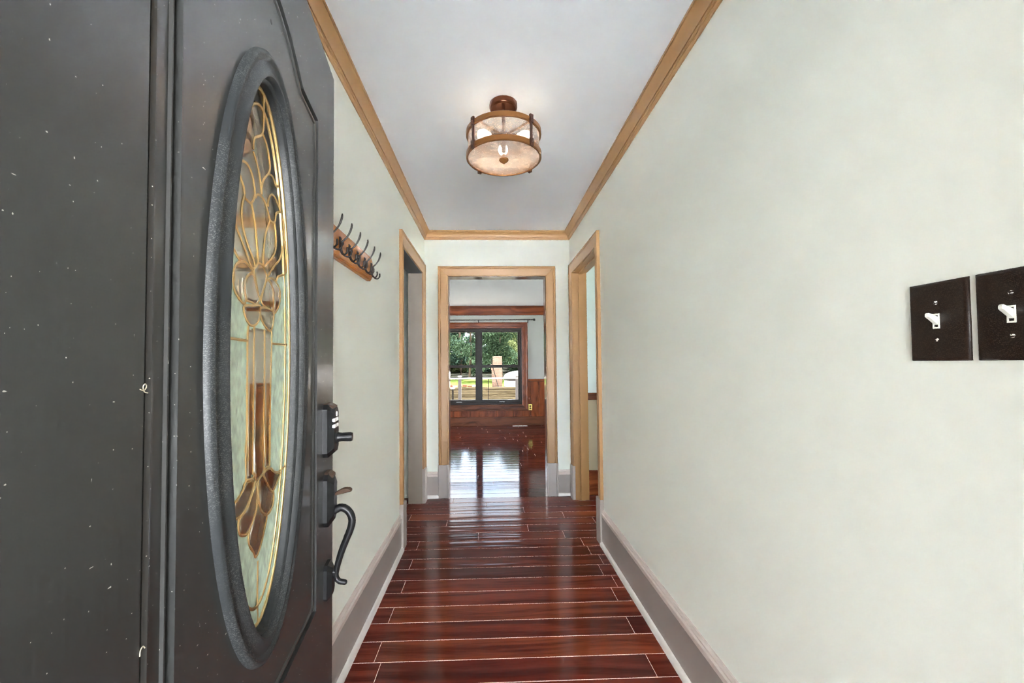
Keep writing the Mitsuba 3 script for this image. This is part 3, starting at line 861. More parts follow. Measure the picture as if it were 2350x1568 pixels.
kp = obj('keypad_lock', plate_hull(0.040, 0.118, 0.970, 1.108, 0.027, 0.012, 0.012), ORB, door, 20)
tag(kp, 'dark bronze keypad deadbolt')
tag(obj('worn_edge', plate_hull(0.050, 0.108, 1.088, 1.1095, 0.0245, 0.007, 0.004), ORBWORN, kp, 20), 'rubbed brown top edge')
tag(obj('turn_knob', tube(on_door([(0.079, 0.020, 1.018), (0.079, 0.040, 1.018), (0.079, 0.063, 1.018), (0.079, 0.068, 1.018)]), [0.0155, 0.0115, 0.0125, 0.0105], 20), ORB, kp, 40), 'projecting turn knob')
obj('knob_rose', tube(on_door([(0.079, 0.020, 1.018), (0.079, 0.031, 1.018)]), [0.021, 0.015], 24), ORB, kp, 40)
for z in (1.067, 1.051):
    for i in range(3):
        u = 0.062 + 0.017 * i
        obj('button', plate_hull(u, u + 0.0145, z - 0.006, z + 0.006, 0.0292, 0.0015, 0.002), BUTTON, kp, 20)
obj('logo_button', tube(on_door([(0.079, 0.026, 1.081), (0.079, 0.0290, 1.081)]), [0.0075, 0.0065], 16), BUTTON, kp, 40)
hs = obj('handle_set', plate_hull(0.040, 0.110, 0.786, 0.926, 0.024, 0.016, 0.016), ORB, door, 20)
tag(hs, 'black thumb latch handle set')
tag(obj('worn_edge', plate_hull(0.053, 0.097, 0.906, 0.9275, 0.0215, 0.010, 0.004), ORBWORN, hs, 20), 'rubbed brown top edge')
grip = spline([(0.020, 0.821), (0.034, 0.8285), (0.048, 0.826), (0.0605, 0.813), (0.0665, 0.794), (0.0630, 0.772), (0.0530, 0.746), (0.0410, 0.715), (0.0325, 0.688), (0.0265, 0.662), (0.0265, 0.645), (0.0345, 0.634), (0.0480, 0.630)], 5)
gp = on_door([(0.075, w, z) for w, z in grip])
gr = np.interp(np.linspace(0, 1, len(gp)), [0, 0.15, 0.35, 0.6, 0.8, 0.92, 1], [0.0105, 0.0100, 0.0098, 0.0085, 0.0072, 0.0070, 0.0068])
obj('grip', cat(tube(gp, gr, 14, ref=DD), ball(gp[-1], 0.0067, 2)), ORB, hs, 50)
lev = spline([(0.018, 0.863), (0.030, 0.872), (0.045, 0.8785), (0.058, 0.8775), (0.066, 0.8735)], 4)
tag(obj('thumb_lever', hull(np.vstack([on_door([(0.075 + s_ * hw, w, z + dz) for s_ in (-1, 1)]) for (w, z), hw in zip(lev[::2], np.interp(np.linspace(0, 1, len(lev[::2])), [0, 0.4, 0.85, 1], [0.004, 0.008, 0.0125, 0.008])) for dz in (-0.0015, 0.0015)])), ORBWORN, hs, 40), 'brown thumb lever')
obj('lower_plate', plate_hull(0.044, 0.102, 0.593, 0.685, 0.019, 0.012, 0.010), ORB, hs, 20)
obj('lower_post', tube(on_door([(0.075, 0.015, 0.660), (0.075, 0.027, 0.660)]), [0.008, 0.007], 14), ORB, hs, 40)
tag(obj('nail_hole', tube(on_door([(0.483, -0.002, 1.822), (0.483, 0.0006, 1.822)]), 0.0038, 12), IRON, door, False), 'dark nail hole under the arch')
# latch edge face, hinges
obj('latch_plate', prism(sbox(-0.018, 0.96, -0.004, 1.02), 0, 0.0015, Frame(DP - DN * 0.012, DN, (0, 0, 1), -DD)), ORBWORN, door, False)
for z in (0.25, 1.03, 1.80):
    obj('hinge', tube([FD(DW + 0.006, z - 0.05, -DT - 0.004), FD(DW + 0.006, z + 0.05, -DT - 0.004)], 0.007, 12), ORB, door, 40)

# ------------------------------------------------------------------ ceiling light
LX, LY = 0.073, 1.922
lamp = thing('ceiling_light', 'round bronze drum ceiling light with seeded glass, lit, on the hallway ceiling', 'ceiling light')
R = 0.175
obj('canopy', lathe([(0, 0), (0.065, 0), (0.066, -0.004), (0.066, -0.020), (0.063, -0.026), (0.058, -0.030), (0, -0.030)], (LX, LY, HC)), CANOPY, lamp)
obj('stem', tube([(LX, LY, HC - 0.028), (LX, LY, 2.21)], 0.0085, 14), DARKBRONZE, lamp, 40)


def hoop(z0, z1, r, t=0.007):
    return lathe([(r - t, z0), (r - 0.001, z0), (r + 0.002, z0 + 0.003), (r + 0.002, z1 - 0.003), (r - 0.001, z1), (r - t, z1), (r - t, z0)], (LX, LY, 0), sections=72)


tag(obj('hoop', hoop(2.278, 2.302, R), COPPER, lamp), 'upper bronze hoop')
tag(obj('hoop', hoop(2.173, 2.199, R), COPPER, lamp), 'lower bronze hoop')
for a in (41, 131, 221, 308):
    t = math.radians(a)
    dx, dy = math.sin(t), -math.cos(t)
    fr = Frame((LX + dx * R, LY + dy * R, 0), (dy, -dx, 0) if False else (-dy, dx, 0), (0, 0, 1), (dx, dy, 0))
    st = obj('strap', cat(prism(sbox(-0.0055, 2.176, 0.0055, 2.300), -0.001, 0.006, fr), prism(sbox(-0.009, 2.168, 0.009, 2.204), -0.001, 0.009, fr), prism(sbox(-0.009, 2.274, 0.009, 2.309), -0.001, 0.009, fr)), DARKBRONZE, lamp, False)
    for z in (2.186, 2.291):
        obj('rivet', ball(fr(0, z, 0.010), 0.0055, 1), DARKBRONZE, st, True)
for a in (45, 135, 225, 315):
    t = math.radians(a)
    dx, dy = math.sin(t), -math.cos(t)
    obj('spoke', tube([(LX + dx * 0.008, LY + dy * 0.008, 2.288), (LX + dx * (R - 0.004), LY + dy * (R - 0.004), 2.290)], 0.0055, 10), COPPER, lamp, 40)
obj('hub', lathe([(0, 2.270), (0.020, 2.270), (0.026, 2.276), (0.026, 2.296), (0.018, 2.302), (0, 2.302)], (LX, LY, 0), sections=24), DARKBRONZE, lamp)
for a in (-14, 90, 198):
    t = math.radians(a)
    c = np.array([LX + 0.100 * math.cos(t), LY + 0.100 * math.sin(t), 2.274])
    h = np.array([LX + 0.020 * math.cos(t), LY + 0.020 * math.sin(t), 2.282])
    so = obj('socket', tube([h, h + (c - h) * 0.28, h + (c - h) * 0.56], [0.006, 0.013, 0.014], 14), DARKBRONZE, lamp, 40)
    b = obj('bulb', lathe([(0.0, -0.030), (0.013, -0.027), (0.022, -0.017), (0.0255, -0.002), (0.022, 0.014), (0.014, 0.026), (0.011, 0.036), (0, 0.036)], c, tuple(h - c), 20), WHITE, lamp, True)
    scene[b]['emitter'] = {'type': 'area', 'radiance': rgb(LAMP)}
obj('glass_drum', trimesh.Trimesh(*(lambda m: (m.vertices, m.faces))(lathe([(R - 0.008, 2.176), (R - 0.008, 2.299)], (LX, LY, 0), sections=72)), process=False), SEEDED, lamp, True)
th = np.linspace(0, 2 * np.pi, 72, endpoint=False)
gv_ = np.vstack([np.column_stack([LX + (R - 0.008) * np.cos(th), LY + (R - 0.008) * np.sin(th), np.full(72, 2.180)]), [[LX, LY, 2.180]]])
obj('glass_bottom', trimesh.Trimesh(gv_, [[72, i, (i + 1) % 72] for i in range(72)], process=False), SEEDLOW, lamp, False)
obj('finial', lathe([(0, -0.022), (0.006, -0.021), (0.012, -0.016), (0.018, -0.012), (0.022, -0.007), (0.022, -0.002), (0.010, 0.001), (0.008, 0.020), (0, 0.020)], (LX, LY, 2.176), sections=28), COPPER, lamp)

# ------------------------------------------------------------------ coat rack on the left wall
rack = thing('coat_rack', 'stained wood coat rack with black triple hooks on the left wall behind the door', 'coat rack')
RB = 0.022
bp = Polygon([(1.32, 1.620), (2.030, 1.620), (2.062, 1.645), (2.062, 1.712), (2.036, 1.740), (1.32, 1.740), (1.288, 1.712), (1.288, 1.645)])
board = []
for e, h0, h1 in ((0.0, 0, RB - 0.006), (0.004, RB - 0.006, RB - 0.002), (0.008, RB - 0.002, RB)):
    board.append(prism(bp.buffer(-e, join_style='mitre'), h0, h1, FLW))
obj('board', cat(*board), RACKWOOD, rack, False)
for i in range(7):
    y = 2.022 - 0.1045 * i

    def L(pts):
        p = np.asarray(pts, float)
        return FLW(p[:, 1] + y, p[:, 2], p[:, 0])
    h = [ball(FLW(y, 1.681, RB + 0.004), 0.011, 2, (1, 1, 1)), prism(Polygon([(y - 0.008, 1.652), (y + 0.008, 1.652), (y + 0.010, 1.681), (y + 0.007, 1.706), (y - 0.007, 1.706), (y - 0.010, 1.681)]), RB, RB + 0.004, FLW)]
    up = spline([(RB + 0.004, 0, 1.682), (0.034, 0, 1.690), (0.048, 0, 1.704), (0.060, 0, 1.724), (0.067, 0, 1.745), (0.068, 0, 1.759)], 4)
    h.append(tube(L(up), np.interp(np.linspace(0, 1, len(up)), [0, 0.4, 0.8, 1], [0.0042, 0.0030, 0.0044, 0.0024]), 8, ref=(1, 0, 0)))
    for sgn in (-1, 1):
        lo = spline([(RB + 0.004, 0, 1.676), (0.028, sgn * 0.004, 1.652), (0.036, sgn * 0.011, 1.637), (0.049, sgn * 0.018, 1.634), (0.058, sgn * 0.021, 1.645), (0.058, sgn * 0.022, 1.657)], 4)
        h.append(tube(L(lo), np.interp(np.linspace(0, 1, len(lo)), [0, 0.7, 1], [0.0038, 0.0031, 0.0038]), 8, ref=(1, 0.2, 0)))
        h.append(ball(L(lo[-1:])[0], 0.0041, 1))
    hk = obj('hook', cat(*h), IRON, rack, 50)
    obj('screw', ball(FLW(y, 1.699, RB + 0.0045), 0.0032, 1), IRON, hk, True)

# ------------------------------------------------------------------ switch plates on the right wall
for y0, lab in ((0.6632, 'dark bronze switch plate with white toggle, left one of the pair on the right wall'),
                (0.5635, 'dark bronze switch plate with white toggle, cut by the right edge of the photo')):
    sw = thing('light_switch', lab, 'light switch', 'switch plates on the right wall')
    y1, z1 = y0, 1.2762
    hw, hh = 0.0452, 0.0660
    lay = []
    n = 7
    for t in np.linspace(0, 1, n):                         # rounded shoulder of the stamped plate
        e = 0.0062 * (1 - math.cos(t * math.pi / 2))
        lay.append((e, 0.0062 * math.sin(t * math.pi / 2)))
    v, f = [], []
    for e, h in lay:
        v += list(FRW(np.array([y1 - hw + e, y1 + hw - e, y1 + hw - e, y1 - hw + e]), np.array([z1 - hh + e, z1 - hh + e, z1 + hh - e, z1 + hh - e]), h))
    for i in range(n - 1):
        for a in range(4):
            b = (a + 1) % 4
            f += [[4 * i + a, 4 * i + b, 4 * i + 4 + b], [4 * i + a, 4 * i + 4 + b, 4 * i + 4 + a]]
    f += [[4 * (n - 1), 4 * (n - 1) + 1, 4 * (n - 1) + 2], [4 * (n - 1), 4 * (n - 1) + 2, 4 * (n - 1) + 3], [0, 2, 1], [0, 3, 2]]
    obj('plate', fix(v, f), PLATE, sw, 30)
    obj('toggle_collar', prism(sbox(y1 - 0.0052, z1 - 0.0125, y1 + 0.0052, z1 + 0.0125).difference(sbox(y1 - 0.0033, z1 - 0.0098, y1 + 0.0033, z1 + 0.0098)), 0.004, 0.0074, FRW), WHITE, sw, False)
    obj('toggle_slot', prism(sbox(y1 - 0.0034, z1 - 0.0099, y1 + 0.0034, z1 + 0.0099), 0.0058, 0.0064, FRW), IRON, sw, False)
    tp = [(y1 + s_ * w, z1 + z, h) for s_ in (-1, 1) for z, h, w in ((-0.0062, 0.0062, 0.0026), (0.0072, 0.0062, 0.0026), (0.0128, 0.0200, 0.0031), (0.0068, 0.0218, 0.0031), (0.0078, 0.0236, 0.0022), (0.0120, 0.0232, 0.0022), (0.0138, 0.0215, 0.0022))]
    obj('toggle', hull([FRW(a, b, h) for a, b, h in tp]), WHITE, sw, 30)
    for dz in (-0.0308, 0.0308):
        sc = obj('screw', lathe([(0, 0), (0.0033, 0), (0.0030, 0.0010), (0.0018, 0.0017), (0, 0.0019)], FRW(y1, z1 + dz, 0.0058), (-1, 0, 0), 16), CHROME, sw, 30)

# ------------------------------------------------------------------ far room: wainscot, window, trim
BW = 0.1672
x = -0.213 - 17 * BW
i = 0
while x < XRR:
    a, b = max(x, XRL), min(x + BW - 0.006, XRR)
    spans = [(0.175, 0.862)]
    if b > WX0 - 0.12 and a < WX1 + 0.12:
        if a > WX1 + 0.03 and False:
            pass
        spans = [(0.175, 0.36)]
        if b > WX1 + 0.115:
            spans = [(0.175, 0.862)]
    for z0, z1 in spans:
        obj('board', chamfer_box(a, b, YB - 0.012, YB + 0.001, z0, z1, 0.003), REDWOOD_UP, WALL_BACK, False)
    x += BW
obj('board_backing', prism(sbox(XRL, 0.0, XRR, 0.87).difference(sbox(WX0, WZ0, WX1, 1)), YB - 0.004, YB - 0.001, FY), BROWNWOOD, WALL_BACK, False)
obj('chair_rail', cat(chamfer_box(WX1 + 0.12, XRR, YB - 0.030, YB, 0.872, 0.908, 0.006), chamfer_box(XRL, WX0 - 0.12, YB - 0.030, YB, 0.872, 0.908, 0.006)), REDWOOD, WALL_BACK, False)
obj('chair_rail_bed', cat(bx(WX1 + 0.12, XRR, YB - 0.018, YB, 0.855, 0.872), bx(XRL, WX0 - 0.12, YB - 0.018, YB, 0.855, 0.872)), BROWNWOOD, WALL_BACK, False)
k = obj('baseboard_back', chamfer_box(XRL, XRR, YB - 0.020, YB, 0.0, 0.178, 0.006), BROWNWOOD, None, False)
tag(k, 'brown wood baseboard under the far window', 'baseboard', None, 'structure')
k = obj('trim_5', chamfer_box(XRL, XRR, YB - 0.09, YB, 2.163, HR, 0.004), REDWOOD, None, False)
tag(k, 'wide red-brown wood beam under the ceiling of the far room', 'beam', None, 'structure')

win = struct('window_1', 'dark bronze double window of the far room in red-brown wood casing', 'window')
wprof = [(0.0, 0.0), (0.0, 0.012), (0.010, 0.020), (0.030, 0.022), (0.036, 0.028), (0.085, 0.030), (0.095, 0.038), (0.113, 0.038), (0.117, 0.030), (0.117, 0.0)]
FBW = Frame((0, YB, 0), (1, 0, 0), (0, 0, 1), (0, -1, 0))


def side(p0, p1, m):
    """One mitred side of the picture-frame casing from corner p0 to p1; 'outside' lies to the right of the run."""
    p0, p1 = np.array(p0, float), np.array(p1, float)
    d = (p1 - p0) / np.linalg.norm(p1 - p0)
    nr = np.array([d[1], -d[0]])
    q = np.array(wprof)
    k = len(q)
    a = p0 + nr * q[:, :1] - d * q[:, :1]
    b = p1 + nr * q[:, :1] + d * q[:, :1]
    v = np.vstack([FBW(a[:, 0], a[:, 1], q[:, 1]), FBW(b[:, 0], b[:, 1], q[:, 1])])
    f = []
    for i in range(k):
        j = (i + 1) % k
        f += [[i, j, k + j], [i, k + j, k + i]]
    return fix(v, f)


obj('casing_head', side((WX1, WZ1), (WX0, WZ1), 0), REDWOOD, win, 20)       # run leftwards: right hand is up
obj('casing_side', side((WX0, WZ1), (WX0, WZ0), 0), REDWOOD_UP, win, 20)
obj('casing_side', side((WX1, WZ0), (WX1, WZ1), 0), REDWOOD_UP, win, 20)
obj('sill', side((WX0, WZ0), (WX1, WZ0), 0), BROWNWOOD, win, 20)
YW = YB + 0.035
fr_poly = sbox(WX0, WZ0, WX1, WZ1).difference(sbox(WX0 + 0.035, WZ0 + 0.040, WX1 - 0.035, WZ1 - 0.035))
obj('frame', cat(prism(fr_poly, YB - 0.0, YB + 0.13, FY), bx(-0.2485, -0.1865, YB + 0.002, YB + 0.13, WZ0 + 0.04, WZ1 - 0.035)), BRONZEFRAME, win, False)
MR0, MR1 = 1.136, 1.188
for a, b in ((WX0 + 0.035, -0.2485), (-0.1865, WX1 - 0.035)):
    for (z0, z1, y, low) in ((MR0, WZ1 - 0.035, YB + 0.075, False), (WZ0 + 0.040, MR1, YB + 0.035, True)):
        bot = 0.052 if low else 0.052
        hole = sbox(a + 0.036, z0 + bot, b - 0.036, z1 - (0.052 if low else 0.034))
        sh = obj('sash', prism(sbox(a, z0, b, z1).difference(hole), y, y + 0.035, FY), BRONZEFRAME, win, False)
        h = hole.bounds
        pv = np.array([[h[0], y + 0.018, h[1]], [h[2], y + 0.018, h[1]], [h[2], y + 0.018, h[3]], [h[0], y + 0.018, h[3]]])
        obj('pane', trimesh.Trimesh(pv, [[0, 1, 2], [0, 2, 3]], process=False), TINTED, sh, False)
        if low:
            for xx in ((a + 0.165, b - 0.115)):
                obj('sash_lock', chamfer_box(xx - 0.028, xx + 0.028, y - 0.004, y + 0.03, z1 - 0.002, z1 + 0.016, 0.006), BRONZEFRAME, sh, False)
            xm = (a + b) / 2 + 0.03
            tag(obj('sash_lift', chamfer_box(xm - 0.055, xm + 0.055, y - 0.014, y, z0 + 0.004, z0 + 0.022, 0.004), LIFT, sh, False), 'grey sash lift')

rod = thing('curtain_rod', 'thin black curtain rod with ball finial above the far window', 'curtain rod')
obj('pole', tube([(-1.30, YB - 0.075, 2.066), (0.855, YB - 0.075, 2.066)], 0.008, 12), RODBLACK, rod, 40)
obj('finial', cat(ball((0.872, YB - 0.075, 2.066), 0.024, 2), tube([(0.845, YB - 0.075, 2.066), (0.857, YB - 0.075, 2.066)], 0.013, 12)), RODBLACK, rod, True)
obj('finial', ball((-1.32, YB - 0.075, 2.066), 0.024, 2), RODBLACK, rod, True)
for xx in (-1.20, -0.218, 0.752):
    obj('bracket', cat(tube([(xx, YB, 2.045), (xx, YB - 0.075, 2.045), (xx, YB - 0.078, 2.072)], 0.006, 8), bx(xx - 0.008, xx + 0.008, YB - 0.006, YB, 2.010, 2.072)), RODBLACK, rod, False)

ol = thing('wall_outlet', 'brass duplex outlet plate on the wood wainscot beside the far window', 'outlet')
ox, oz, oy = 0.783, 0.358, YB - 0.012
obj('plate', chamfer_box(ox - 0.036, ox + 0.036, oy - 0.007, oy, oz - 0.058, oz + 0.058, 0.003), GOLD, ol, False)
for dz in (-0.022, 0.022):
    obj('socket', lathe([(0, 0), (0.016, 0), (0.0165, 0.003), (0, 0.003)], (ox, oy - 0.006, oz + dz), (0, -1, 0), 20), BROWNWOOD, ol, 30)
vt = thing('floor_vent', 'narrow light metal floor register in front of the far baseboard', 'floor vent')
obj('frame', chamfer_box(0.43, 0.72, 8.02, 8.085, 0.0, 0.008, 0.003), VENT, vt, False)
for i in range(9):
    obj('louvre', bx(0.45 + i * 0.029, 0.468 + i * 0.029, 8.032, 8.073, 0.004, 0.011), VENT, vt, False)

# unseen windows put in to bring daylight into the far room
pd = struct('window_2', 'unseen wide glazed opening in the left wall of the far room', 'window')
obj('frame', prism(sbox(5.2, 0.06, 7.5, 2.05).difference(shapely.unary_union([sbox(5.27, 0.14, 6.31, 1.98), sbox(6.39, 0.14, 7.43, 1.98)])), XRL - 0.10, XRL - 0.05, FX), BRONZEFRAME, pd, False)
for a, b in ((5.27, 6.31), (6.39, 7.43)):
    obj('pane', trimesh.Trimesh([[XRL - 0.075, a, 0.14], [XRL - 0.075, b, 0.14], [XRL - 0.075, b, 1.98], [XRL - 0.075, a, 1.98]], [[0, 1, 2], [0, 2, 3]], process=False), HALFTINT, pd, False)
pd = struct('window_3', 'unseen window added in the right wall to light the far room', 'window')
obj('frame', prism(sbox(5.2, 0.8, 6.9, 2.05).difference(sbox(5.27, 0.87, 6.83, 1.98)), XRR + 0.05, XRR + 0.10, FX), BRONZEFRAME, pd, False)
obj('pane', trimesh.Trimesh([[XRR + 0.075, 5.27, 0.87], [XRR + 0.075, 6.83, 0.87], [XRR + 0.075, 6.83, 1.98], [XRR + 0.075, 5.27, 1.98]], [[0, 1, 2], [0, 2, 3]], process=False), HALFTINT, pd, False)
pd = struct('window_4', 'unseen window added to light the room behind the right opening', 'window')  # added out of view to light the right room
obj('frame', prism(sbox(1.9, 0.7, 3.3, 2.1).difference(sbox(1.97, 0.77, 3.23, 2.03)), 3.53, 3.57, FX), BRONZEFRAME, pd, False)
obj('pane', trimesh.Trimesh([[3.55, 1.97, 0.77], [3.55, 3.23, 0.77], [3.55, 3.23, 2.03], [3.55, 1.97, 2.03]], [[0, 1, 2], [0, 2, 3]], process=False), HALFTINT, pd, False)
# entry door frame
ef = struct('trim_6', 'frame and threshold of the front door', 'door frame')
for a, b in ((EO[0], EO[0] + 0.02), (EO[1] - 0.02, EO[1])):
    obj('jamb', bx(a, b, Y0 - 0.15, Y0, 0, 2.07), TAN, ef, False)
obj('head', bx(EO[0], EO[1], Y0 - 0.15, Y0, 2.055, 2.075), TAN, ef, False)

# ------------------------------------------------------------------ outside
s = struct('ground', 'ground around the house', 'ground')
obj('surface', bx(-60, 60, -60, 60, -0.5, -0.18), GROUND, s, False)
s = struct('porch', 'concrete porch slab with unseen walls and roof added to narrow the daylight', 'porch')
obj('enclosure', cat(bx(-1.05, -0.95, -2.6, Y0 - 0.15, -0.03, 2.6), bx(1.25, 1.35, -2.6, Y0 - 0.15, -0.03, 2.6), bx(-1.05, 1.35, -2.5, Y0 - 0.15, 2.5, 2.6)), mat('porch_paint', principled((0.22, 0.21, 0.20), 0.7, 0.2)), s, False)  # side walls and roof added to cut daylight on the near walls
obj('surface', bx(-2.5, 2.5, -3.0, Y0 - 0.15, -0.18, -0.03), mat('concrete', principled((0.44, 0.46, 0.48), 0.9, 0.1)), s, False)
s = struct('added_driveway', 'unseen pale concrete paving added to bounce sunlight into the hallway', 'added_driveway')
obj('surface', bx(-14, 14, -30, -3.0, -0.3, -0.12), 'mat_concrete', s, False)  # paving added as a bounce surface for the hall ceiling
s = struct('deck', 'wood deck behind the far window', 'deck')
obj('board', bx(-5, 5, YB + 0.16, 11.5, -0.18, -0.06), DECK, s, False)

RY = 11.2
rail = thing('deck_railing', 'deck railing with white top rail and grey posts behind the far window', 'railing')
for xx in (-3.90, -2.36, -0.815, 0.728, 2.27):
    p = obj('post', chamfer_box(xx - 0.042, xx + 0.042, RY - 0.042, RY + 0.042, -0.10, 0.865, 0.004), RAILGREY, rail, False)
    tag(obj('post_cap', chamfer_box(xx - 0.050, xx + 0.050, RY - 0.05, RY + 0.05, 0.865, 0.895, 0.008), RAILWHITE, p, False), 'white post cap')
tag(obj('top_rail', chamfer_box(-3.9, 2.3, RY - 0.045, RY + 0.045, 0.800, 0.845, 0.006), RAILWHITE, rail, False), 'white top rail')
obj('bottom_rail', chamfer_box(-3.9, 2.3, RY - 0.03, RY + 0.03, 0.200, 0.245, 0.006), RAILWHITE, rail, False)
for xx in (-3.13, -1.59, -0.045, 1.50):
    obj('support', bx(xx - 0.010, xx + 0.010, RY - 0.012, RY + 0.012, -0.06, 0.80), BRONZEFRAME, rail, False)

TY = 14.0
tw = thing('timber_wall', 'low retaining wall of stacked weathered timbers behind the deck railing', 'retaining wall')
for i in range(8):
    z0 = -0.24 + 0.083 * i
    obj('timber', chamfer_box(-4.5, 4.5, TY - 0.02 * (i % 2) + 0.02 * i, TY + 0.25, z0, z0 + 0.078, 0.008), TIMBER, tw, False)
be = thing('brick_edging', 'row of red and pale edging bricks on the timber wall beside the left railing post', 'brick edging')
for i in range(14):
    xx = -2.75 + i * 0.165
    obj('brick', chamfer_box(xx, xx + 0.150, TY + 0.16, TY + 0.25, 0.425, 0.480 + 0.012 * (i % 3), 0.006), PALEBRICK if i % 4 == 1 else REDBRICK, be, False)
lx, ly = np.meshgrid(np.linspace(-30, 30, 80), np.concatenate([np.linspace(TY + 0.2, 46, 60)]), indexing='ij')
lz = 0.33 + 0.012 * (ly - TY) + 0.06 * (meshkit.fbm(np.stack([lx * 0.3, ly * 0.3, 0 * lx], -1), 3, 2) - 0.5) + 0.09 * np.clip(ly - 27, 0, None)
lv = np.stack([lx, ly, lz], -1).reshape(-1, 3)
lf = []
for i in range(79):
    for j in range(59):
        a = i * 60 + j
        lf += [[a, a + 60, a + 61], [a, a + 61, a + 1]]
k = obj('lawn', trimesh.Trimesh(lv, lf, process=False), LAWN, None, True)
tag(k, 'sunlit green lawn behind the retaining wall', 'lawn', None, 'structure')

# masonry pillar
pl = thing('masonry_pillar', 'pinkish tan tapering masonry pillar on the timber wall seen through the right sash', 'pillar')
PY = 14.45
zz = 0.36
r_ = 0
while zz < 1.47:
    t = (zz - 0.36) / 1.26
    x0 = 0.055 + (-0.02 if t > 0.45 else 0.04 * (0.45 - t)) + (0.06 if zz > 1.20 else 0)
    x1 = 0.428
    cut = [x0, x0 + (x1 - x0) * (0.33 if r_ % 2 else 0.5), x1] if r_ % 2 == 0 else [x0, x0 + (x1 - x0) * 0.27, x0 + (x1 - x0) * 0.73, x1]
    for a, b in zip(cut[:-1], cut[1:]):
        obj('brick', chamfer_box(a + 0.003, b - 0.003, PY, PY + 0.36, zz, zz + 0.064, 0.004), PILLAR, pl, False)
    zz += 0.070
    r_ += 1
obj('core', bx(0.135, 0.420, PY + 0.008, PY + 0.35, 0.36, 1.48), MORTAR, pl, False)
gr_ = thing('garden_rod', 'thin dark rod leaning against the masonry pillar', 'rod')
obj('shaft', tube([(0.020, PY - 0.03, 1.40), (0.280, PY - 0.32, 0.42)], 0.012, 8), BRONZEFRAME, gr_, 40)
cv = thing('covered_tub', 'white rounded cover with dark skirt to the right of the masonry pillar', 'cover')
vv = []
for t in np.linspace(0, 1, 12):
    a = t * math.pi / 2
    vv.append((1.05 * math.cos(a) ** 0.6 if t < 1 else 0.0, 0.26 * math.sin(a)))
dm = lathe(vv, (0, 0, 0), sections=40)
dm.apply_scale((1.0, 0.7, 1.0)); dm.apply_translation((1.55, 15.4, 0.70))
tag(obj('top', dm, COVER, cv, True), 'white domed top')
obj('skirt', lathe([(0, 0), (1.02, 0), (1.02, 0.10), (0, 0.10)], (1.55, 15.4, 0.60)), COVERDARK, cv)
obj('base', lathe([(0, 0), (1.02, 0), (1.02, 0.22), (0, 0.22)], (1.55, 15.4, 0.38)), COVER, cv)
gb = thing('garden_bench', 'small pale topped garden bench before the brick edging at the window\'s left edge', 'bench')
obj('seat', chamfer_box(-1.62, -1.16, TY - 0.55, TY - 0.25, 0.40, 0.45, 0.008), PALEBRICK, gb, False)
for xx in (-1.58, -1.22):
    for yy in (TY - 0.52, TY - 0.30):
        obj('leg', bx(xx - 0.02, xx + 0.02, yy - 0.02, yy + 0.02, -0.18, 0.40), BRONZEFRAME, gb, False)


# trees
def foliage(centres, radii, n, size, r):
    """Leaf quads scattered through blobs."""
    w = np.array([a * b * c for a, b, c in radii])
    pick = r.choice(len(centres), n, p=w / w.sum())
    d = r.normal(size=(n, 3)); d /= np.linalg.norm(d, axis=1, keepdims=True)
    rad = r.uniform(0.35, 1.0, (n, 1)) ** 0.5
    c = np.array(centres)[pick] + d * rad * np.array(radii)[pick]
    a = r.normal(size=(n, 3)); a /= np.linalg.norm(a, axis=1, keepdims=True)
    b = np.cross(a, r.normal(size=(n, 3))); b /= np.linalg.norm(b, axis=1, keepdims=True)
    s_ = size * r.uniform(0.6, 1.4, (n, 1))
    v = np.stack([c - a * s_, c + b * s_ * 0.45, c + a * s_, c - b * s_ * 0.45], 1).reshape(-1, 3)
    i = np.arange(n)[:, None] * 4
    return trimesh.Trimesh(v, np.vstack([i + [0, 1, 2], i + [0, 2, 3]]), process=False)


def ground_z(y):
    return 0.33 + 0.012 * (y - TY) + 0.09 * max(y - 27, 0)


def tree(name, label, x, y, h, trunk, leaf, blobs, n, size, seed, lean=0.0, group=None):
    r = np.random.default_rng(seed)
    t = thing(name, label, 'tree', group)
    z0 = ground_z(y) - 0.1
    pts = [(x + lean * q + 0.05 * math.sin(5 * q + seed), y, z0 + (h - z0) * q) for q in np.linspace(0, 1, 9)]
    obj('trunk', tube(pts, np.linspace(trunk, trunk * 0.35, 9), 9), BARK, t, 40)
    cs, rs = [], []
    for _ in range(blobs):
        q = r.uniform(0.14, 1.0)
        cs.append((x + lean * q + np.clip(r.normal() * 0.6, -0.85, 0.85), y + np.clip(r.normal() * 0.6, -0.8, 0.8), z0 + (h - z0) * q))
        rs.append((r.uniform(0.45, 0.72), r.uniform(0.45, 0.72), r.uniform(0.35, 0.6)))
    k = obj('foliage', foliage(cs, rs, n, size, r), leaf, t, False)
    return t


kinds = ['grey trunked pine at the left edge of the far window', 'dark leafy tree', 'yellow green leafy tree']
spec = [
    ('tree', 'tallest tree with bare grey trunk seen through the left sash above the railing post', -1.90, 26.6, 5.2, 0.12, 1, 9, 2200, 0.11),
    ('tree', 'leafy green tree whose crown fills the upper right sash behind the pillar', 0.55, 20.5, 3.5, 0.07, 0, 16, 5200, 0.075),
    ('tree', 'yellow green tree near the right edge of the right sash', 1.75, 22.9, 3.8, 0.06, 2, 9, 2000, 0.085),
    ('tree', 'dark tree behind the left window frame edge', -4.7, 26.0, 4.8, 0.10, 3, 14, 3600, 0.11),
    ('tree', 'pale green tree between the grey trunk and the window mullion', -1.10, 23.2, 4.0, 0.07, 0, 10, 2400, 0.09),
    ('tree', 'slim tree with pale bare trunk at the far right of the right sash', 2.10, 26.0, 4.9, 0.07, 3, 8, 1600, 0.10),
]
for i, a in enumerate(spec):
    tree(*a[:6], LEAVES[a[6]], *a[7:], seed=20 + i)
i = 0
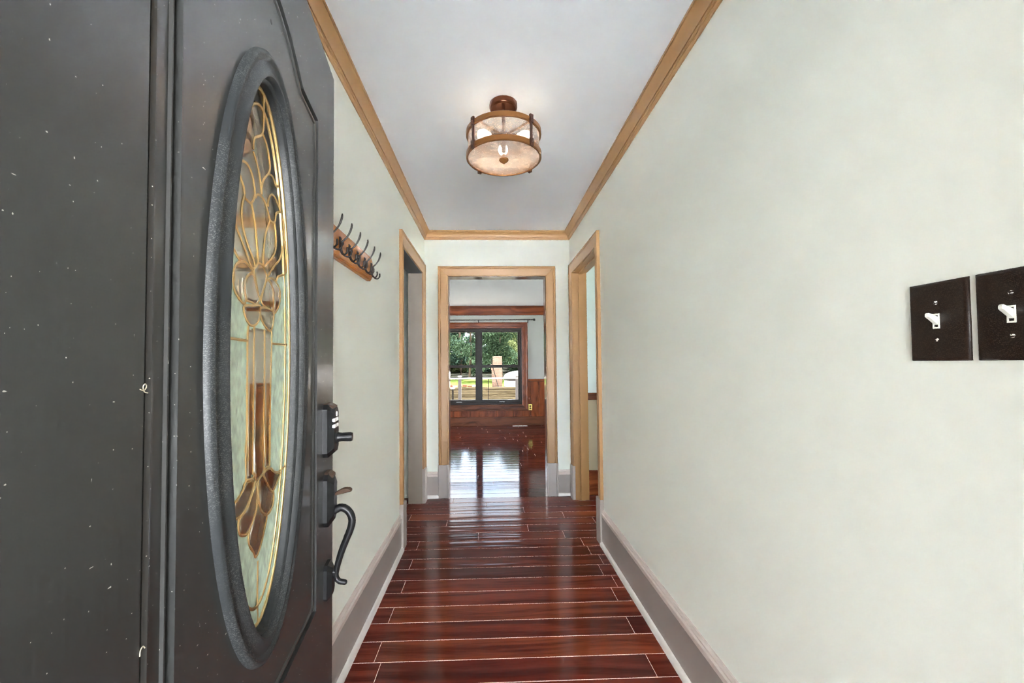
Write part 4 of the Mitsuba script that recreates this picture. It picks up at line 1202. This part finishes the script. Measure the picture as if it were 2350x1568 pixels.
for rowy, off in ((31.0, 0.0), (34.3, 1.6), (37.6, 0.0)):
    for k in range(-2, 3):
        x = k * 3.2 + off
        tree('forest_tree', 'dense dark tree of the forest edge behind the lawn', x, rowy, 4.6 + 0.5 * math.sin(i * 2.1) + 0.13 * (rowy - 31), 0.10, LEAVES[[3, 1, 0, 3, 1][i % 5]], 14, 2200, 0.15, seed=60 + i, group='trees of the forest edge')
        i += 1
r = np.random.default_rng(5)
shrubs = ['low yellow green shrub at the forest edge behind the left railing post', 'blue green shrub at the forest edge behind the window mullion', 'mid green shrub at the forest edge behind the masonry pillar',
          'blue green shrub at the forest edge behind the white cover', 'mid green shrub at the forest edge beyond the left edge of the window', 'blue green shrub at the forest edge beyond the right edge of the window']
for i, (x, hh, lf_) in enumerate([(-2.4, 1.4, 2), (-0.1, 1.9, 1), (2.2, 1.7, 0), (4.8, 1.9, 1), (-5.0, 1.6, 0), (7.4, 1.8, 1)]):
    k = thing('shrub', shrubs[i], 'shrub', 'shrubs at the forest edge')
    z = ground_z(28.4)
    obj('leaves', foliage([(x + q, 28.4, z + hh * 0.45) for q in (-0.5, 0, 0.5)], [(0.62, 0.5, hh * 0.55)] * 3, 2600, 0.10, r), LEAVES[lf_], k, False)
yy = [23.3, 27.0, 31.0, 46.0]
fv = [[x, y, ground_z(y) + 0.05] for y in yy for x in (-40, 40)]
k = obj('forest_floor', trimesh.Trimesh(fv, [f for q in (0, 2, 4) for f in ([q, q + 1, q + 3], [q, q + 3, q + 2])], process=False), mat('leaf_litter', principled(paint((0.006, 0.007, 0.004), 0.3, 3.0), 0.95, 0.05)), None, False)
tag(k, 'dark leaf covered ground under the forest edge', 'forest floor', None, 'structure')

# unseen leafy screen added in front of the house to block low sky
k = thing('added_hedge', 'unseen tall dark leafy screen added in front to block the low sky', 'added_hedge')
obj('leaves', foliage([(q, -18.0, 2.0) for q in np.arange(-16, 16.1, 1.6)], [(1.3, 0.9, 2.6)] * 21, 9000, 0.32, np.random.default_rng(3)), LEAVES[1], k, False)
obj('core', bx(-16, 16, -18.4, -17.7, -0.2, 3.9), mat('hedge_core', principled((0.012, 0.018, 0.009), 0.95, 0.05)), k, False)

# two curls of lint caught on the door's paint
for lab, (u, z), pts in (('tiny pale lint curl stuck on the black door beside the panel moulding, at mid height', (0.806, 1.190), [(0, 0), (0.008, 0.002), (0.013, -0.003), (0.010, -0.007), (0.006, -0.003), (0.009, 0.004), (0.016, 0.006)]),
                         ('tiny pale lint curl stuck low on the black door beside the panel moulding', (0.800, 0.938), [(0, 0.006), (0.001, -0.001), (0.006, -0.004), (0.010, 0.001)])):
    k = thing('lint_curl', lab, 'lint')
    p = spline([(u - 0.7 * a, z - 0.7 * b) for a, b in pts], 5)
    obj('fibre', tube(FD(p[:, 0], p[:, 1], 0.0010), 0.00055, 6, ref=DN), LINT, k, True)
